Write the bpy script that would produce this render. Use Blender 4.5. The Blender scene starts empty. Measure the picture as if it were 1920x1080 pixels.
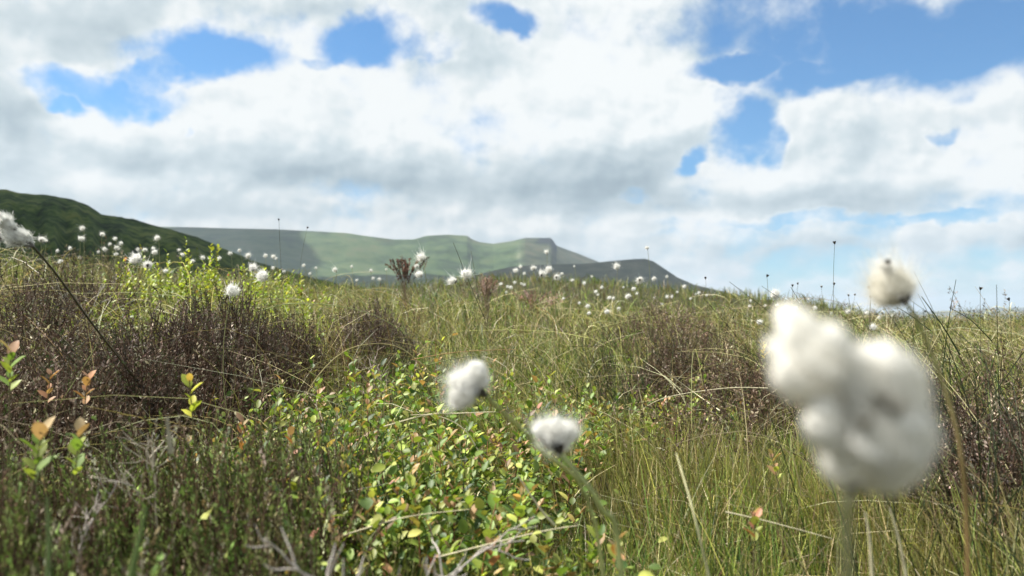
import bpy, math, os
import numpy as np
rng = np.random.default_rng(7)

# ------------------------------------------------------------------ camera
F_PX = 1507.0                      # focal length in pixels of the 1920 px wide photograph
CAM_H = 0.42
PITCH = math.atan(45 / F_PX)       # horizon lies 45 px below the middle
scene = bpy.context.scene
cam_d = bpy.data.cameras.new("camera")
cam = bpy.data.objects.new("camera", cam_d)
scene.collection.objects.link(cam)
cam.location = (0, 0, CAM_H)
cam.rotation_euler = (math.radians(90) + PITCH, 0, 0)
cam_d.sensor_width = 36
cam_d.lens = 36 * F_PX / 1920
cam_d.clip_start = 0.01
cam_d.clip_end = 60000
cam_d.dof.use_dof = True
cam_d.dof.focus_distance = 1.5
cam_d.dof.aperture_fstop = 7.2
scene.camera = cam
scene.cycles.max_bounces = 4
scene.cycles.diffuse_bounces = 2
scene.cycles.transmission_bounces = 4
scene.view_settings.view_transform = 'Standard'
scene.view_settings.look = 'None'
scene.view_settings.exposure = 0.95
scene.view_settings.gamma = 1.0

def ray(px, py):
    """direction of a picture point, y component 1"""
    cx = (px - 960) / F_PX; cz = (540 - py) / F_PX
    dy = math.cos(PITCH) - cz * math.sin(PITCH); dz = math.sin(PITCH) + cz * math.cos(PITCH)
    return np.array([cx / dy, 1.0, dz / dy])

def at(px, py, depth):
    return np.array([0, 0, CAM_H]) + ray(px, py) * depth

def azt(px, py):
    d = ray(px, py)
    return math.atan2(d[0], d[1]), d[2] / math.hypot(d[0], d[1])

# ------------------------------------------------------------------ sun and sky
SUN_EL = math.radians(53)
SUN_AZ = math.radians(-70)         # clockwise from the view direction (+Y); negative = to the left
sun_dir = np.array([math.sin(SUN_AZ) * math.cos(SUN_EL), math.cos(SUN_AZ) * math.cos(SUN_EL), math.sin(SUN_EL)])
sun_d = bpy.data.lights.new("sun", 'SUN')
sun_d.energy = 5.0
sun_d.angle = math.radians(0.53)
sun_d.color = (1.0, 0.955, 0.88)
sun = bpy.data.objects.new("sun", sun_d)
scene.collection.objects.link(sun)
from mathutils import Vector, Matrix
sun.rotation_euler = Vector(sun_dir).to_track_quat('Z', 'Y').to_euler()

world = bpy.data.worlds.new("World")
scene.world = world
world.use_nodes = True
wt = world.node_tree
wt.nodes.clear()
WN, WL = wt.nodes, wt.links

def nd(tree, kind, **kw):
    n = tree.nodes.new(kind)
    for k, v in kw.items():
        setattr(n, k, v)
    return n

def wmath(op, a, b=None, c=None, clamp=False):
    n = nd(wt, 'ShaderNodeMath', operation=op, use_clamp=clamp)
    for i, x in enumerate((a, b, c)):
        if x is None: continue
        if isinstance(x, (int, float)): n.inputs[i].default_value = x
        else: WL.new(x, n.inputs[i])
    return n.outputs[0]

def wvec(op, a, b=None, scale=None):
    n = nd(wt, 'ShaderNodeVectorMath', operation=op)
    for i, x in enumerate((a, b)):
        if x is None: continue
        if isinstance(x, (tuple, list)): n.inputs[i].default_value = x
        else: WL.new(x, n.inputs[i])
    if scale is not None: n.inputs['Scale'].default_value = scale
    return n.outputs['Value'] if op in ('LENGTH', 'DOT_PRODUCT') else n.outputs['Vector']

def wcomb(x, y, z=0.0):
    n = nd(wt, 'ShaderNodeCombineXYZ')
    for i, s in enumerate((x, y, z)):
        if isinstance(s, (int, float)): n.inputs[i].default_value = s
        else: WL.new(s, n.inputs[i])
    return n.outputs[0]

def wnoise(vec, scale, detail, rough=0.5, dist=0.0, out='Fac', lac=2.0):
    n = nd(wt, 'ShaderNodeTexNoise', noise_dimensions='3D')
    WL.new(vec, n.inputs['Vector'])
    n.inputs['Scale'].default_value = scale; n.inputs['Detail'].default_value = detail
    n.inputs['Roughness'].default_value = rough; n.inputs['Distortion'].default_value = dist
    n.inputs['Lacunarity'].default_value = lac
    return n.outputs[out]

def wrange(v, a, b, c=0.0, d=1.0, smooth=True):
    n = nd(wt, 'ShaderNodeMapRange', interpolation_type='SMOOTHSTEP' if smooth else 'LINEAR')
    WL.new(v, n.inputs[0])
    for i, x in enumerate((a, b, c, d)): n.inputs[i + 1].default_value = x
    return n.outputs[0]

tc = nd(wt, 'ShaderNodeTexCoord').outputs['Generated']
D = wvec('NORMALIZE', tc)
sp = nd(wt, 'ShaderNodeSeparateXYZ'); WL.new(D, sp.inputs[0])
dx, dy, dz = sp.outputs
az = wmath('ARCTAN2', dx, dy)
el = wmath('ARCSINE', dz)
AE = wcomb(az, el)                                   # azimuth and elevation in radians
zl = wmath('ADD', wmath('MULTIPLY', wmath('LOGARITHM', wmath('ADD', wmath('MAXIMUM', dz, 0.0), 0.05), math.e), 0.075), wmath('MULTIPLY', dz, 0.9))
P = wcomb(dx, dy, zl)                                # clouds crowd together towards the horizon
warpc = wvec('SUBTRACT', wnoise(P, 9.0, 4.0, 0.6, out='Color'), (0.5, 0.5, 0.5))
AEw = wvec('ADD', AE, wvec('SCALE', warpc, scale=0.10))

def blob(src, px, py, rx, ry, rot=0.0, soft=0.35):
    a, t = azt(px, py)
    m = nd(wt, 'ShaderNodeMapping', vector_type='TEXTURE')
    m.inputs['Location'].default_value = (a, math.atan(t), 0)
    m.inputs['Rotation'].default_value = (0, 0, math.radians(rot))
    m.inputs['Scale'].default_value = (rx / F_PX, ry / F_PX, 1)
    WL.new(src, m.inputs['Vector'])
    return wrange(wvec('LENGTH', m.outputs[0]), soft, 1.55, 1.0, 0.0)

HOLES = [  # px, py, rx, ry, rot, strength : openings of blue sky
    (395, 104, 130, 44, 3, .92), (195, 168, 112, 38, 4, .9), (122, 207, 36, 20, 0, .9),
    (700, 80, 118, 46, 6, .9), (645, 112, 60, 24, 0, 0.7), (930, 42, 58, 42, 10, 1), (300, 138, 70, 24, 10, .8), (470, 128, 60, 18, 0, .6), (590, 118, 50, 20, 5, .6), (840, 84, 40, 18, 20, .5),
    (1700, 60, 270, 95, -4, 1.1), (1560, 138, 120, 40, 8, 1), (1395, 128, 110, 30, 0, .95), (1440, 30, 270, 70, 0, .74),
    (1385, 232, 60, 62, -15, 1), (1440, 262, 30, 40, -20, .8), (1302, 303, 36, 18, 30, .8), (1765, 246, 26, 11, 0, .5),
    (345, 254, 14, 11, 0, .4), (1200, 378, 34, 14, 0, .45), (1500, 417, 190, 13, 0, .62), (1780, 402, 150, 13, 0, .55),
    (1905, 375, 60, 26, 0, .5), (1600, 500, 360, 34, 0, .42), (1350, 455, 140, 20, 0, .35), (1700, 560, 440, 40, 0, .42), (1450, 430, 240, 20, 0, .40)]
hole = None
for h in HOLES:
    b = wmath('MULTIPLY', blob(AEw, *h[:5]), h[5])
    hole = b if hole is None else wmath('SMOOTH_MAX', hole, b, 0.12)
SHADES = [ # darker bases (negative) and sunlit tops (positive)
    (150, 62, 190, 62, 0, -.26), (60, 20, 120, 40, 0, -.05), (800, 350, 330, 36, -2, -.30), (1110, 352, 190, 58, -4, -.46), (560, 325, 190, 26, -4, -.22),
    (1560, 374, 230, 30, -2, -.36), (1380, 390, 90, 20, 0, -.12), (285, 300, 110, 20, 0, -.26), (15, 250, 80, 80, 0, -.26), (850, 25, 90, 40, 0, -.22), (640, 15, 140, 26, 0, -.16),
    (1640, 240, 130, 32, 10, -.20), (1330, 55, 150, 52, 0, -.28), (1480, 262, 70, 30, 20, -.10), (640, 235, 60, 60, 0, -.07), (1420, 190, 60, 50, 0, -.14),
    (1700, 445, 260, 24, 0, -.10), (300, 385, 320, 24, 0, -.12), (1500, 480, 420, 40, 0, -.20), (700, 410, 260, 20, 0, -.14),
    (400, 225, 150, 30, 0, .10), (250, 215, 110, 30, 10, .12), (700, 150, 160, 34, -6, .14), (1060, 110, 130, 50, 0, .10), (860, 300, 420, 26, 0, -.12), (330, 290, 230, 26, 0, -.12), (1250, 290, 90, 30, 0, -.10), (1700, 200, 170, 30, 10, .12), (1600, 330, 330, 26, 0, .06), (540, 85, 60, 46, 0, .16), (1030, 50, 110, 60, 0, .08), (1240, 130, 110, 60, 0, .16), (960, 185, 380, 80, 0, .13), (112, 238, 50, 22, 0, .22),
    (1350, 312, 75, 34, 20, .22), (430, 175, 200, 46, -8, .10), (1000, 425, 150, 16, 0, .14), (1820, 300, 160, 60, 0, .12), (1450, 320, 90, 40, 0, .12),
    (1290, 235, 90, 60, 0, .10), (30, 90, 70, 50, 0, .10), (1840, 120, 60, 40, 30, .08), (1250, 408, 160, 16, 0, .12), (1680, 440, 200, 12, 0, .12)]
shade = None
AEw2 = wvec('ADD', AE, wvec('SCALE', warpc, scale=0.05))
for h in SHADES:
    b = wmath('MULTIPLY', blob(AEw2, *h[:5], soft=0.0), float(h[5]))
    shade = b if shade is None else wmath('ADD', shade, b)

n1 = wnoise(P, 7.5, 6.0, 0.55)
n2 = wnoise(wvec('ADD', P, (-0.026, 0.0, 0.036)), 7.5, 2.0, 0.5)
n3 = wnoise(P, 24.0, 4.0, 0.55)
n4 = wnoise(wvec('ADD', P, (-0.007, 0.0, 0.010)), 24.0, 2.0, 0.5)
cov = wmath('ADD', wmath('MULTIPLY', wmath('SUBTRACT', n1, 0.5), 2.1), 0.86)
cov = wmath('ADD', cov, wmath('MULTIPLY', wmath('SUBTRACT', n3, 0.5), 0.9))
cov = wmath('SUBTRACT', cov, wmath('MULTIPLY', hole, 1.22))
cov = wmath('SUBTRACT', cov, wmath('MULTIPLY', wrange(el, 0.0, 0.10, 1.0, 0.0), 0.24))
alpha = wrange(cov, -0.26, 0.62)
# relief: side turned to the sun bright, lee side grey
rel = wmath('MULTIPLY', wmath('SUBTRACT', n1, n2), 0.95)
rel = wmath('ADD', rel, wmath('MULTIPLY', wmath('SUBTRACT', n3, n4), 0.75))
edge = wmath('MULTIPLY', wrange(cov, 0.35, 1.0), -0.15)      # thin rims are bright, thick cores greyer
lit = wmath('ADD', wmath('ADD', wmath('ADD', 0.91, rel), shade), edge)
lowsky = wrange(el, 0.0, 0.14, 1.0, 0.0)
lit = wmath('SUBTRACT', lit, wmath('MULTIPLY', lowsky, 0.06))
cr = nd(wt, 'ShaderNodeValToRGB')
WL.new(lit, cr.inputs[0])
els = cr.color_ramp.elements
els[0].position = 0.0; els[0].color = (0.29, 0.38, 0.44, 1)
els[1].position = 0.95; els[1].color = (0.93, 0.96, 0.96, 1)
e = els.new(0.35); e.color = (0.43, 0.53, 0.59, 1)
e = els.new(0.7); e.color = (0.66, 0.75, 0.79, 1)

sky = nd(wt, 'ShaderNodeTexSky', sky_type='NISHITA')
sky.sun_disc = False
sky.sun_elevation = SUN_EL
sky.sun_rotation = SUN_AZ
sky.altitude = 500
sky.air_density = 1.0; sky.dust_density = 0.6; sky.ozone_density = 2.0
bg1 = nd(wt, 'ShaderNodeBackground'); bg1.inputs['Strength'].default_value = 0.060
tint = nd(wt, 'ShaderNodeMix', data_type='RGBA', blend_type='MULTIPLY'); tint.inputs[0].default_value = 1.0
tint.inputs[7].default_value = (0.64, 1.06, 1.30, 1)
WL.new(sky.outputs[0], tint.inputs[6]); WL.new(tint.outputs[2], bg1.inputs['Color'])
bg2 = nd(wt, 'ShaderNodeBackground'); bg2.inputs['Strength'].default_value = 0.52
WL.new(cr.outputs[0], bg2.inputs['Color'])
mx = nd(wt, 'ShaderNodeMixShader')
WL.new(alpha, mx.inputs[0]); WL.new(bg1.outputs[0], mx.inputs[1]); WL.new(bg2.outputs[0], mx.inputs[2])
wo = nd(wt, 'ShaderNodeOutputWorld'); WL.new(mx.outputs[0], wo.inputs[0])
world.cycles.sampling_method = 'MANUAL'
world.cycles.sample_map_resolution = 512

# ------------------------------------------------------------------ helpers
def tag(o, label=None, cat=None, group=None, kind=None):
    if label: o['label'] = label
    if cat: o['category'] = cat
    if group: o['group'] = group
    if kind: o['kind'] = kind
    return o

def empty(name, loc, label, cat, group=None):
    o = bpy.data.objects.new(name, None)
    o.empty_display_size = 0.05
    scene.collection.objects.link(o)
    o.location = tuple(float(v) for v in loc)
    return tag(o, label, cat, group, 'thing')

def smooth(x, a, b):
    t = np.clip((np.asarray(x, float) - a) / (b - a), 0, 1)
    return t * t * (3 - 2 * t)

def unit(v):
    return v / np.maximum(np.linalg.norm(v, axis=-1, keepdims=True), 1e-12)

class MB:
    """collects vertices, faces and a natural colour per vertex, then links them as one mesh object"""
    def __init__(self): self.v, self.f, self.c, self.n = [], [], [], 0
    def add(self, verts, faces, col):
        verts = np.asarray(verts, np.float32).reshape(-1, 3)
        col = np.broadcast_to(np.asarray(col, np.float32), (len(verts), 3))
        self.v.append(verts); self.c.append(col)
        for fa in (faces if isinstance(faces, list) else [faces]):
            if len(fa): self.f.append(np.asarray(fa, np.int64) + self.n)
        self.n += len(verts)
    def mesh(self, name, mat, origin=(0, 0, 0), smooth_shade=True):
        me = bpy.data.meshes.new(name)
        if not self.v: return me
        V = np.concatenate(self.v) - np.asarray(origin, np.float32)
        Cc = np.concatenate(self.c)
        me.vertices.add(len(V)); me.vertices.foreach_set('co', V.astype(np.float32).ravel())
        idx = np.concatenate([a.ravel() for a in self.f]).astype(np.int32)
        cnt = np.concatenate([np.full(len(a), a.shape[1], np.int32) for a in self.f])
        st = np.concatenate([[0], np.cumsum(cnt)[:-1]]).astype(np.int32)
        me.loops.add(len(idx)); me.loops.foreach_set('vertex_index', idx)
        me.polygons.add(len(cnt)); me.polygons.foreach_set('loop_start', st)
        if smooth_shade: me.polygons.foreach_set('use_smooth', np.ones(len(cnt), bool))
        at_ = me.attributes.new('natural', 'FLOAT_COLOR', 'POINT')
        at_.data.foreach_set('color', np.concatenate([Cc, np.ones((len(Cc), 1))], 1).astype(np.float32).ravel())
        me.update(calc_edges=True)
        me.materials.append(mat)
        return me
    def build(self, name, mat, parent=None, origin=(0, 0, 0), smooth_shade=True):
        o = bpy.data.objects.new(name, self.mesh(name, mat, origin, smooth_shade))
        scene.collection.objects.link(o)
        if parent is not None: o.parent = parent
        elif any(origin): o.location = tuple(float(v) for v in origin)
        return o

def tubes(mb, Pn, R, K, col, twist=None):
    """Pn (N,S,3) centre lines, R (N,S) radii, K sides (2 = flat ribbon), col (3,) or (N,3) or (N,S,3)"""
    Pn = np.asarray(Pn, float); N, S = Pn.shape[:2]
    if N == 0: return
    T = unit(np.gradient(Pn, axis=1))
    ref = unit(rng.normal(size=(N, 1, 3))) if twist is None else np.broadcast_to(np.asarray(twist, float), (N, 1, 3))
    U = unit(np.cross(T, np.broadcast_to(ref, T.shape)))
    W = np.cross(T, U)
    R = np.broadcast_to(np.asarray(R, float), (N, S))
    ang = np.arange(K) * (2 * math.pi / K)
    V = (Pn[:, :, None] + R[:, :, None, None] * (np.cos(ang)[None, None, :, None] * U[:, :, None] + np.sin(ang)[None, None, :, None] * W[:, :, None]))
    base = (np.arange(N) * S * K)[:, None, None] + (np.arange(S - 1) * K)[None, :, None]
    k = np.arange(1 if K == 2 else K)[None, None, :]; k2 = (k + 1) % K
    Fq = np.stack([base + k, base + k2, base + K + k2, base + K + k], -1).reshape(-1, 4)
    col = np.asarray(col, float)
    if col.ndim == 1: C = np.broadcast_to(col, (N, S, K, 3))
    elif col.ndim == 2: C = np.broadcast_to(col[:, None, None], (N, S, K, 3))
    else: C = np.broadcast_to(col[:, :, None], (N, S, K, 3))
    mb.add(V.reshape(-1, 3), Fq, C.reshape(-1, 3))

def bend(base, tip, sag, S):
    """(N,3),(N,3),(N,3) -> quadratic curves (N,S,3)"""
    t = np.linspace(0, 1, S)[None, :, None]
    mid = (base + tip) / 2 + sag
    return (1 - t) ** 2 * base[:, None] + 2 * t * (1 - t) * mid[:, None] + t * t * tip[:, None]

_ly = np.array([0, .2, .5, .8, 1.0]); _lw = np.array([0, .23, .33, .22, 0])
LEAF_V = np.array([[0, y, 0] for y in _ly] + [[-w, y, .09] for y, w in zip(_ly[1:4], _lw[1:4])] + [[w, y, .09] for y, w in zip(_ly[1:4], _lw[1:4])], float)
LEAF_V[:, 2] -= 0.18 * LEAF_V[:, 1] ** 2
LEAF_Q = np.array([[1, 2, 6, 5], [2, 3, 7, 6], [1, 8, 9, 2], [2, 9, 10, 3]])
LEAF_T = np.array([[0, 1, 5], [3, 4, 7], [0, 8, 1], [3, 10, 4]])

def leaves(mb, pos, direction, normal, size, col, width=1.0):
    N = len(pos)
    if N == 0: return
    Y = unit(direction); X = unit(np.cross(Y, normal)); Z = np.cross(X, Y)
    L = LEAF_V * np.array([width, 1, 1])
    V = pos[:, None] + size[:, None, None] * (L[None, :, 0:1] * X[:, None] + L[None, :, 1:2] * Y[:, None] + L[None, :, 2:3] * Z[:, None])
    o = (np.arange(N) * 11)[:, None, None]
    mb.add(V.reshape(-1, 3), [(LEAF_Q[None] + o).reshape(-1, 4), (LEAF_T[None] + o).reshape(-1, 3)], np.repeat(col, 11, 0))

def leaflets(mb, pos, direction, length, width, col):
    """tiny scale leaves: one folded diamond each"""
    N = len(pos)
    if N == 0: return
    Y = unit(direction); X = unit(np.cross(Y, rng.normal(size=(N, 3)))); Z = np.cross(X, Y)
    l = length[:, None]; w = width[:, None]
    V = np.stack([pos, pos + Y * l * .5 + X * w * .5 + Z * w * .15, pos + Y * l, pos + Y * l * .5 - X * w * .5 + Z * w * .15], 1)
    o = (np.arange(N) * 4)[:, None]
    mb.add(V.reshape(-1, 3), np.arange(4)[None] + o, np.repeat(col, 4, 0))

# value noise on the plane
_G = rng.random((257, 257))
def vnoise(x, y):
    x = np.asarray(x, float); y = np.asarray(y, float)
    xi = np.floor(x).astype(int); yi = np.floor(y).astype(int)
    fx = x - xi; fy = y - yi; fx = fx * fx * (3 - 2 * fx); fy = fy * fy * (3 - 2 * fy)
    g = lambda a, b: _G[a % 256, b % 256]
    return (g(xi, yi) * (1 - fx) * (1 - fy) + g(xi + 1, yi) * fx * (1 - fy) + g(xi, yi + 1) * (1 - fx) * fy + g(xi + 1, yi + 1) * fx * fy) * 2 - 1
def fbm(x, y, o=4):
    s = 0; a = 1.0
    for i in range(o):
        s = s + a * vnoise(x * 2 ** i + 17.3 * i, y * 2 ** i - 9.1 * i); a *= .5
    return s

# ------------------------------------------------------------------ materials
def material(name, base=None, rough=0.7, spec=0.25, trans=0.0, noise=None, trans_tint=(1, 1, 1), vary=.22):
    """plant material: natural colour attribute, fine procedural mottling, optional light passing through"""
    m = bpy.data.materials.new(name); m.use_nodes = True
    t = m.node_tree; t.nodes.clear()
    out = t.nodes.new('ShaderNodeOutputMaterial')
    pr = t.nodes.new('ShaderNodeBsdfPrincipled')
    pr.inputs['Roughness'].default_value = rough
    pr.inputs['Specular IOR Level'].default_value = spec
    if base is None:
        a = t.nodes.new('ShaderNodeAttribute'); a.attribute_name = 'natural'; src = a.outputs['Color']
    else:
        a = t.nodes.new('ShaderNodeRGB'); a.outputs[0].default_value = (*base, 1); src = a.outputs[0]
    g = t.nodes.new('ShaderNodeNewGeometry')
    nz = t.nodes.new('ShaderNodeTexNoise'); nz.inputs['Scale'].default_value = noise or 60.0; nz.inputs['Detail'].default_value = 2
    t.links.new(g.outputs['Position'], nz.inputs['Vector'])
    mr = t.nodes.new('ShaderNodeMapRange'); mr.inputs[1].default_value = .3; mr.inputs[2].default_value = .7
    mr.inputs[3].default_value = 1 - vary; mr.inputs[4].default_value = 1 + vary
    t.links.new(nz.outputs['Fac'], mr.inputs[0])
    mul = t.nodes.new('ShaderNodeVectorMath'); mul.operation = 'SCALE'
    t.links.new(src, mul.inputs[0]); t.links.new(mr.outputs[0], mul.inputs['Scale'])
    t.links.new(mul.outputs[0], pr.inputs['Base Color'])
    last = pr.outputs[0]
    if trans > 0:
        tr = t.nodes.new('ShaderNodeBsdfTranslucent')
        m2 = t.nodes.new('ShaderNodeVectorMath'); m2.operation = 'MULTIPLY'; m2.inputs[1].default_value = trans_tint
        t.links.new(mul.outputs[0], m2.inputs[0]); t.links.new(m2.outputs[0], tr.inputs['Color'])
        ms = t.nodes.new('ShaderNodeMixShader'); ms.inputs[0].default_value = trans
        t.links.new(last, ms.inputs[1]); t.links.new(tr.outputs[0], ms.inputs[2]); last = ms.outputs[0]
    t.links.new(last, out.inputs['Surface'])
    return m

M_leaf = material('leaf', rough=.5, spec=.3, trans=.30, trans_tint=(1.15, 1.2, .6))
M_grass = material('grass_blade', rough=.45, spec=.35, trans=.26, trans_tint=(1.1, 1.15, .6), noise=25)
M_twig = material('twig', rough=.8, spec=.2, noise=90)
M_heather = material('heather_leaf', rough=.65, spec=.25, trans=.12, noise=40)
M_fluff = material('cotton_fluff', rough=.95, spec=.0, trans=.46, noise=150, vary=.03)
M_scale = material('bud_scale', rough=.6, spec=.3, noise=300)

def terrain_material(name, cols, scale, scale2, crag=None, bump=0.0, bumpscale=1.0, detail=8):
    m = bpy.data.materials.new(name); m.use_nodes = True
    t = m.node_tree; pr = t.nodes['Principled BSDF']
    pr.inputs['Roughness'].default_value = .9; pr.inputs['Specular IOR Level'].default_value = .1
    g = t.nodes.new('ShaderNodeNewGeometry')
    n1 = t.nodes.new('ShaderNodeTexNoise'); n1.inputs['Scale'].default_value = scale; n1.inputs['Detail'].default_value = detail; n1.inputs['Roughness'].default_value = .62
    n2 = t.nodes.new('ShaderNodeTexNoise'); n2.inputs['Scale'].default_value = scale2; n2.inputs['Detail'].default_value = 5; n2.inputs['Roughness'].default_value = .6
    t.links.new(g.outputs['Position'], n1.inputs['Vector']); t.links.new(g.outputs['Position'], n2.inputs['Vector'])
    ad = t.nodes.new('ShaderNodeMath'); ad.operation = 'MULTIPLY_ADD'; ad.inputs[1].default_value = .5
    hf = t.nodes.new('ShaderNodeMath'); hf.operation = 'MULTIPLY'; hf.inputs[1].default_value = .5
    t.links.new(n2.outputs['Fac'], hf.inputs[0]); t.links.new(n1.outputs['Fac'], ad.inputs[0]); t.links.new(hf.outputs[0], ad.inputs[2])
    cr = t.nodes.new('ShaderNodeValToRGB'); t.links.new(ad.outputs[0], cr.inputs[0])
    els = cr.color_ramp.elements
    ps = np.linspace(.40, .60, len(cols))
    els[0].position = ps[0]; els[0].color = (*cols[0], 1); els[1].position = ps[-1]; els[1].color = (*cols[-1], 1)
    for p_, c_ in zip(ps[1:-1], cols[1:-1]):
        e_ = els.new(p_); e_.color = (*c_, 1)
    a = t.nodes.new('ShaderNodeAttribute'); a.attribute_name = 'natural'
    mix = t.nodes.new('ShaderNodeMix'); mix.data_type = 'RGBA'; mix.blend_type = 'MULTIPLY'; mix.inputs[0].default_value = 1
    t.links.new(cr.outputs[0], mix.inputs[6]); t.links.new(a.outputs['Color'], mix.inputs[7])
    t.links.new(mix.outputs[2], pr.inputs['Base Color'])
    if bump:
        bp = t.nodes.new('ShaderNodeBump'); bp.inputs['Strength'].default_value = bump; bp.inputs['Distance'].default_value = bumpscale
        t.links.new(n2.outputs['Fac'], bp.inputs['Height']); t.links.new(bp.outputs[0], pr.inputs['Normal'])
    return m

# ------------------------------------------------------------------ ground
def prof(pts, default_r=None):
    a = [azt(*p) for p in pts]
    xs = np.array([q[0] for q in a]); ys = np.array([q[1] for q in a])
    return lambda x: np.interp(x, xs, ys)

VEG = 0.20     # height of the heath carpet
S1 = prof([(-700, 440), (0, 478), (150, 480), (300, 499), (450, 517), (600, 530), (750, 540), (900, 551), (1100, 560), (1300, 570), (1450, 576), (1600, 586), (1750, 596), (1850, 592), (1920, 586), (2500, 575)])
S2 = prof([(-700, 470), (0, 505), (300, 520), (500, 530), (700, 535), (850, 522), (930, 513), (1000, 516), (1100, 521), (1200, 529), (1280, 537), (1340, 545), (1420, 549), (1500, 553), (1560, 564), (1640, 588), (1700, 594), (1920, 600), (2500, 600)])
R1, R2 = 6.0, 26.0
_lr = [0, R1, 12, R2, 45, 110, 350, 1100, 4000, 40000]
def ground(x, y):
    x = np.asarray(x, float); y = np.asarray(y, float)
    r = np.hypot(x, y); a = np.arctan2(x, np.maximum(y, 1e-9))
    a = np.where(y < 0, np.sign(x) * 1.3, a); a = np.clip(a, -1.3, 1.3)
    s1 = S1(a) * R1 - VEG; s2 = S2(a) * R2 - VEG
    z1 = s1 - .0; zd = np.minimum(s1, s2) * .5 + np.minimum(s1 * 2, s2 * .5) * .5 - .12
    def seg(r0, r1, za, zb, ease=True):
        t = np.clip((r - r0) / (r1 - r0), 0, 1)
        if ease: t = t * t * (3 - 2 * t)
        return za + (zb - za) * t
    t = np.clip(r / R1, 0, 1)
    near = -.385 + (z1 + .385) * t ** 1.15
    z = np.where(r < R1, near, seg(R1, 12, z1, zd))
    z = np.where(r > 12, seg(12, R2, zd, s2), z)
    z = np.where(r > R2, seg(R2, 60, s2, -3.0 + 0 * r), z)
    z = np.where(r > 60, seg(60, 350, -3.0 + 0 * r, -30.0 + 0 * r, False), z)
    z = np.where(r > 350, seg(350, 2200, -30.0 + 0 * r, -150.0 + 0 * r), z)
    hum = (.035 * fbm(x * 1.3, y * 1.3, 3) + .03 * fbm(x * 3.6 + 8, y * 3.6, 2)) * smooth(r, .3, 1.2) * (1 - smooth(r, 30, 60))
    return z + hum + CAM_H

a_f = np.radians(np.concatenate([np.arange(-180, -48, 6), np.arange(-48, 48, .5), np.arange(48, 180, 6)]))
r_f = np.concatenate([[.02], np.linspace(.15, 2, 24), np.geomspace(2.1, 60, 60), np.geomspace(64, 22000, 50)])
A, Rr = np.meshgrid(a_f, r_f)
X, Y = Rr * np.sin(A), Rr * np.cos(A)
Zg = ground(X, Y)
mb = MB()
nr, na = A.shape
i, j = np.meshgrid(np.arange(nr - 1), np.arange(na), indexing='ij')
Fg = np.stack([i * na + j, i * na + (j + 1) % na, (i + 1) * na + (j + 1) % na, (i + 1) * na + j], -1).reshape(-1, 4)[:, ::-1]
gcol = np.ones((nr * na, 3))
mb.add(np.stack([X, Y, Zg], -1).reshape(-1, 3), Fg, gcol)
mb.add([[0, 0, float(ground(0, 0.001))]], np.zeros((0, 3), int), (1, 1, 1))
mb.f.append(np.array([[nr * na, (k + 1) % na, k] for k in range(na)])[:, ::-1])
M_ground = terrain_material('peat_moor', [(.022, .017, .011), (.035, .032, .016), (.055, .06, .024), (.08, .07, .035)], 2.2, 14.0, bump=.6, bumpscale=.02)
tag(mb.build('ground', M_ground), kind='structure')

# ------------------------------------------------------------------ hills
def hill(name, sky_pts, R, foot_r, foot_z, mat, power=1.5, rough=8.0, nscale=.004, back=.25, step=.12, rows=70, tint=None, seed=0.0, ridge_wob=0.0):
    S = prof(sky_pts)
    a0 = azt(*sky_pts[0])[0]; a1 = azt(*sky_pts[-1])[0]
    av = np.arange(a0, a1, math.radians(step))
    tv = np.concatenate([np.linspace(0, 1, rows), np.linspace(1.02, 1 + back, 14)])
    Av, Tv = np.meshgrid(av, tv)
    Rv = R(Av) if callable(R) else np.full_like(Av, R)
    r = foot_r + (Rv - foot_r) * Tv
    zr = CAM_H + Rv * S(Av) * 1.0
    tt = np.clip(Tv, 0, 1)
    z = foot_z + (zr - foot_z) * (tt ** power)
    z = np.where(Tv > 1, zr - (zr - foot_z) * ((Tv - 1) / back) ** 1.4 * .9, z)
    x = r * np.sin(Av); y = r * np.cos(Av)
    env = np.sin(np.pi * tt) ** .8 * (Tv < 1)
    gul = fbm(Av * R1 * 900 * nscale + seed, Tv * 1.5 + seed, 4)
    z = z + env * rough * (fbm(x * nscale + seed, y * nscale, 6) + .6 * gul)
    z = z + ridge_wob * fbm(x * nscale * 9, y * nscale * 9, 4) * (tt ** 2)
    mb = MB()
    n, m = Av.shape
    i, j = np.meshgrid(np.arange(n - 1), np.arange(m - 1), indexing='ij')
    Fq = np.stack([i * m + j, i * m + j + 1, (i + 1) * m + j + 1, (i + 1) * m + j], -1).reshape(-1, 4)[:, ::-1]
    col = np.ones((n, m, 3)) if tint is None else tint(Av, Tv, x, y, z)
    mb.add(np.stack([x, y, z], -1).reshape(-1, 3), Fq, col.reshape(-1, 3))
    o = mb.build(name, mat)
    return tag(o, kind='structure')

M_ridge = terrain_material('upland_grass', [(.026, .046, .018), (.045, .078, .028), (.068, .10, .038), (.085, .10, .045)], .0022, .012)
M_bluff = terrain_material('mountain_heath', [(.03, .04, .022), (.05, .06, .03), (.085, .085, .05)], .004, .02)
M_nearhill = terrain_material('bracken_slope', [(.006, .015, .005), (.022, .044, .011), (.055, .085, .022), (.09, .105, .032)], .05, .22, bump=1.0, bumpscale=2.0)

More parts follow.
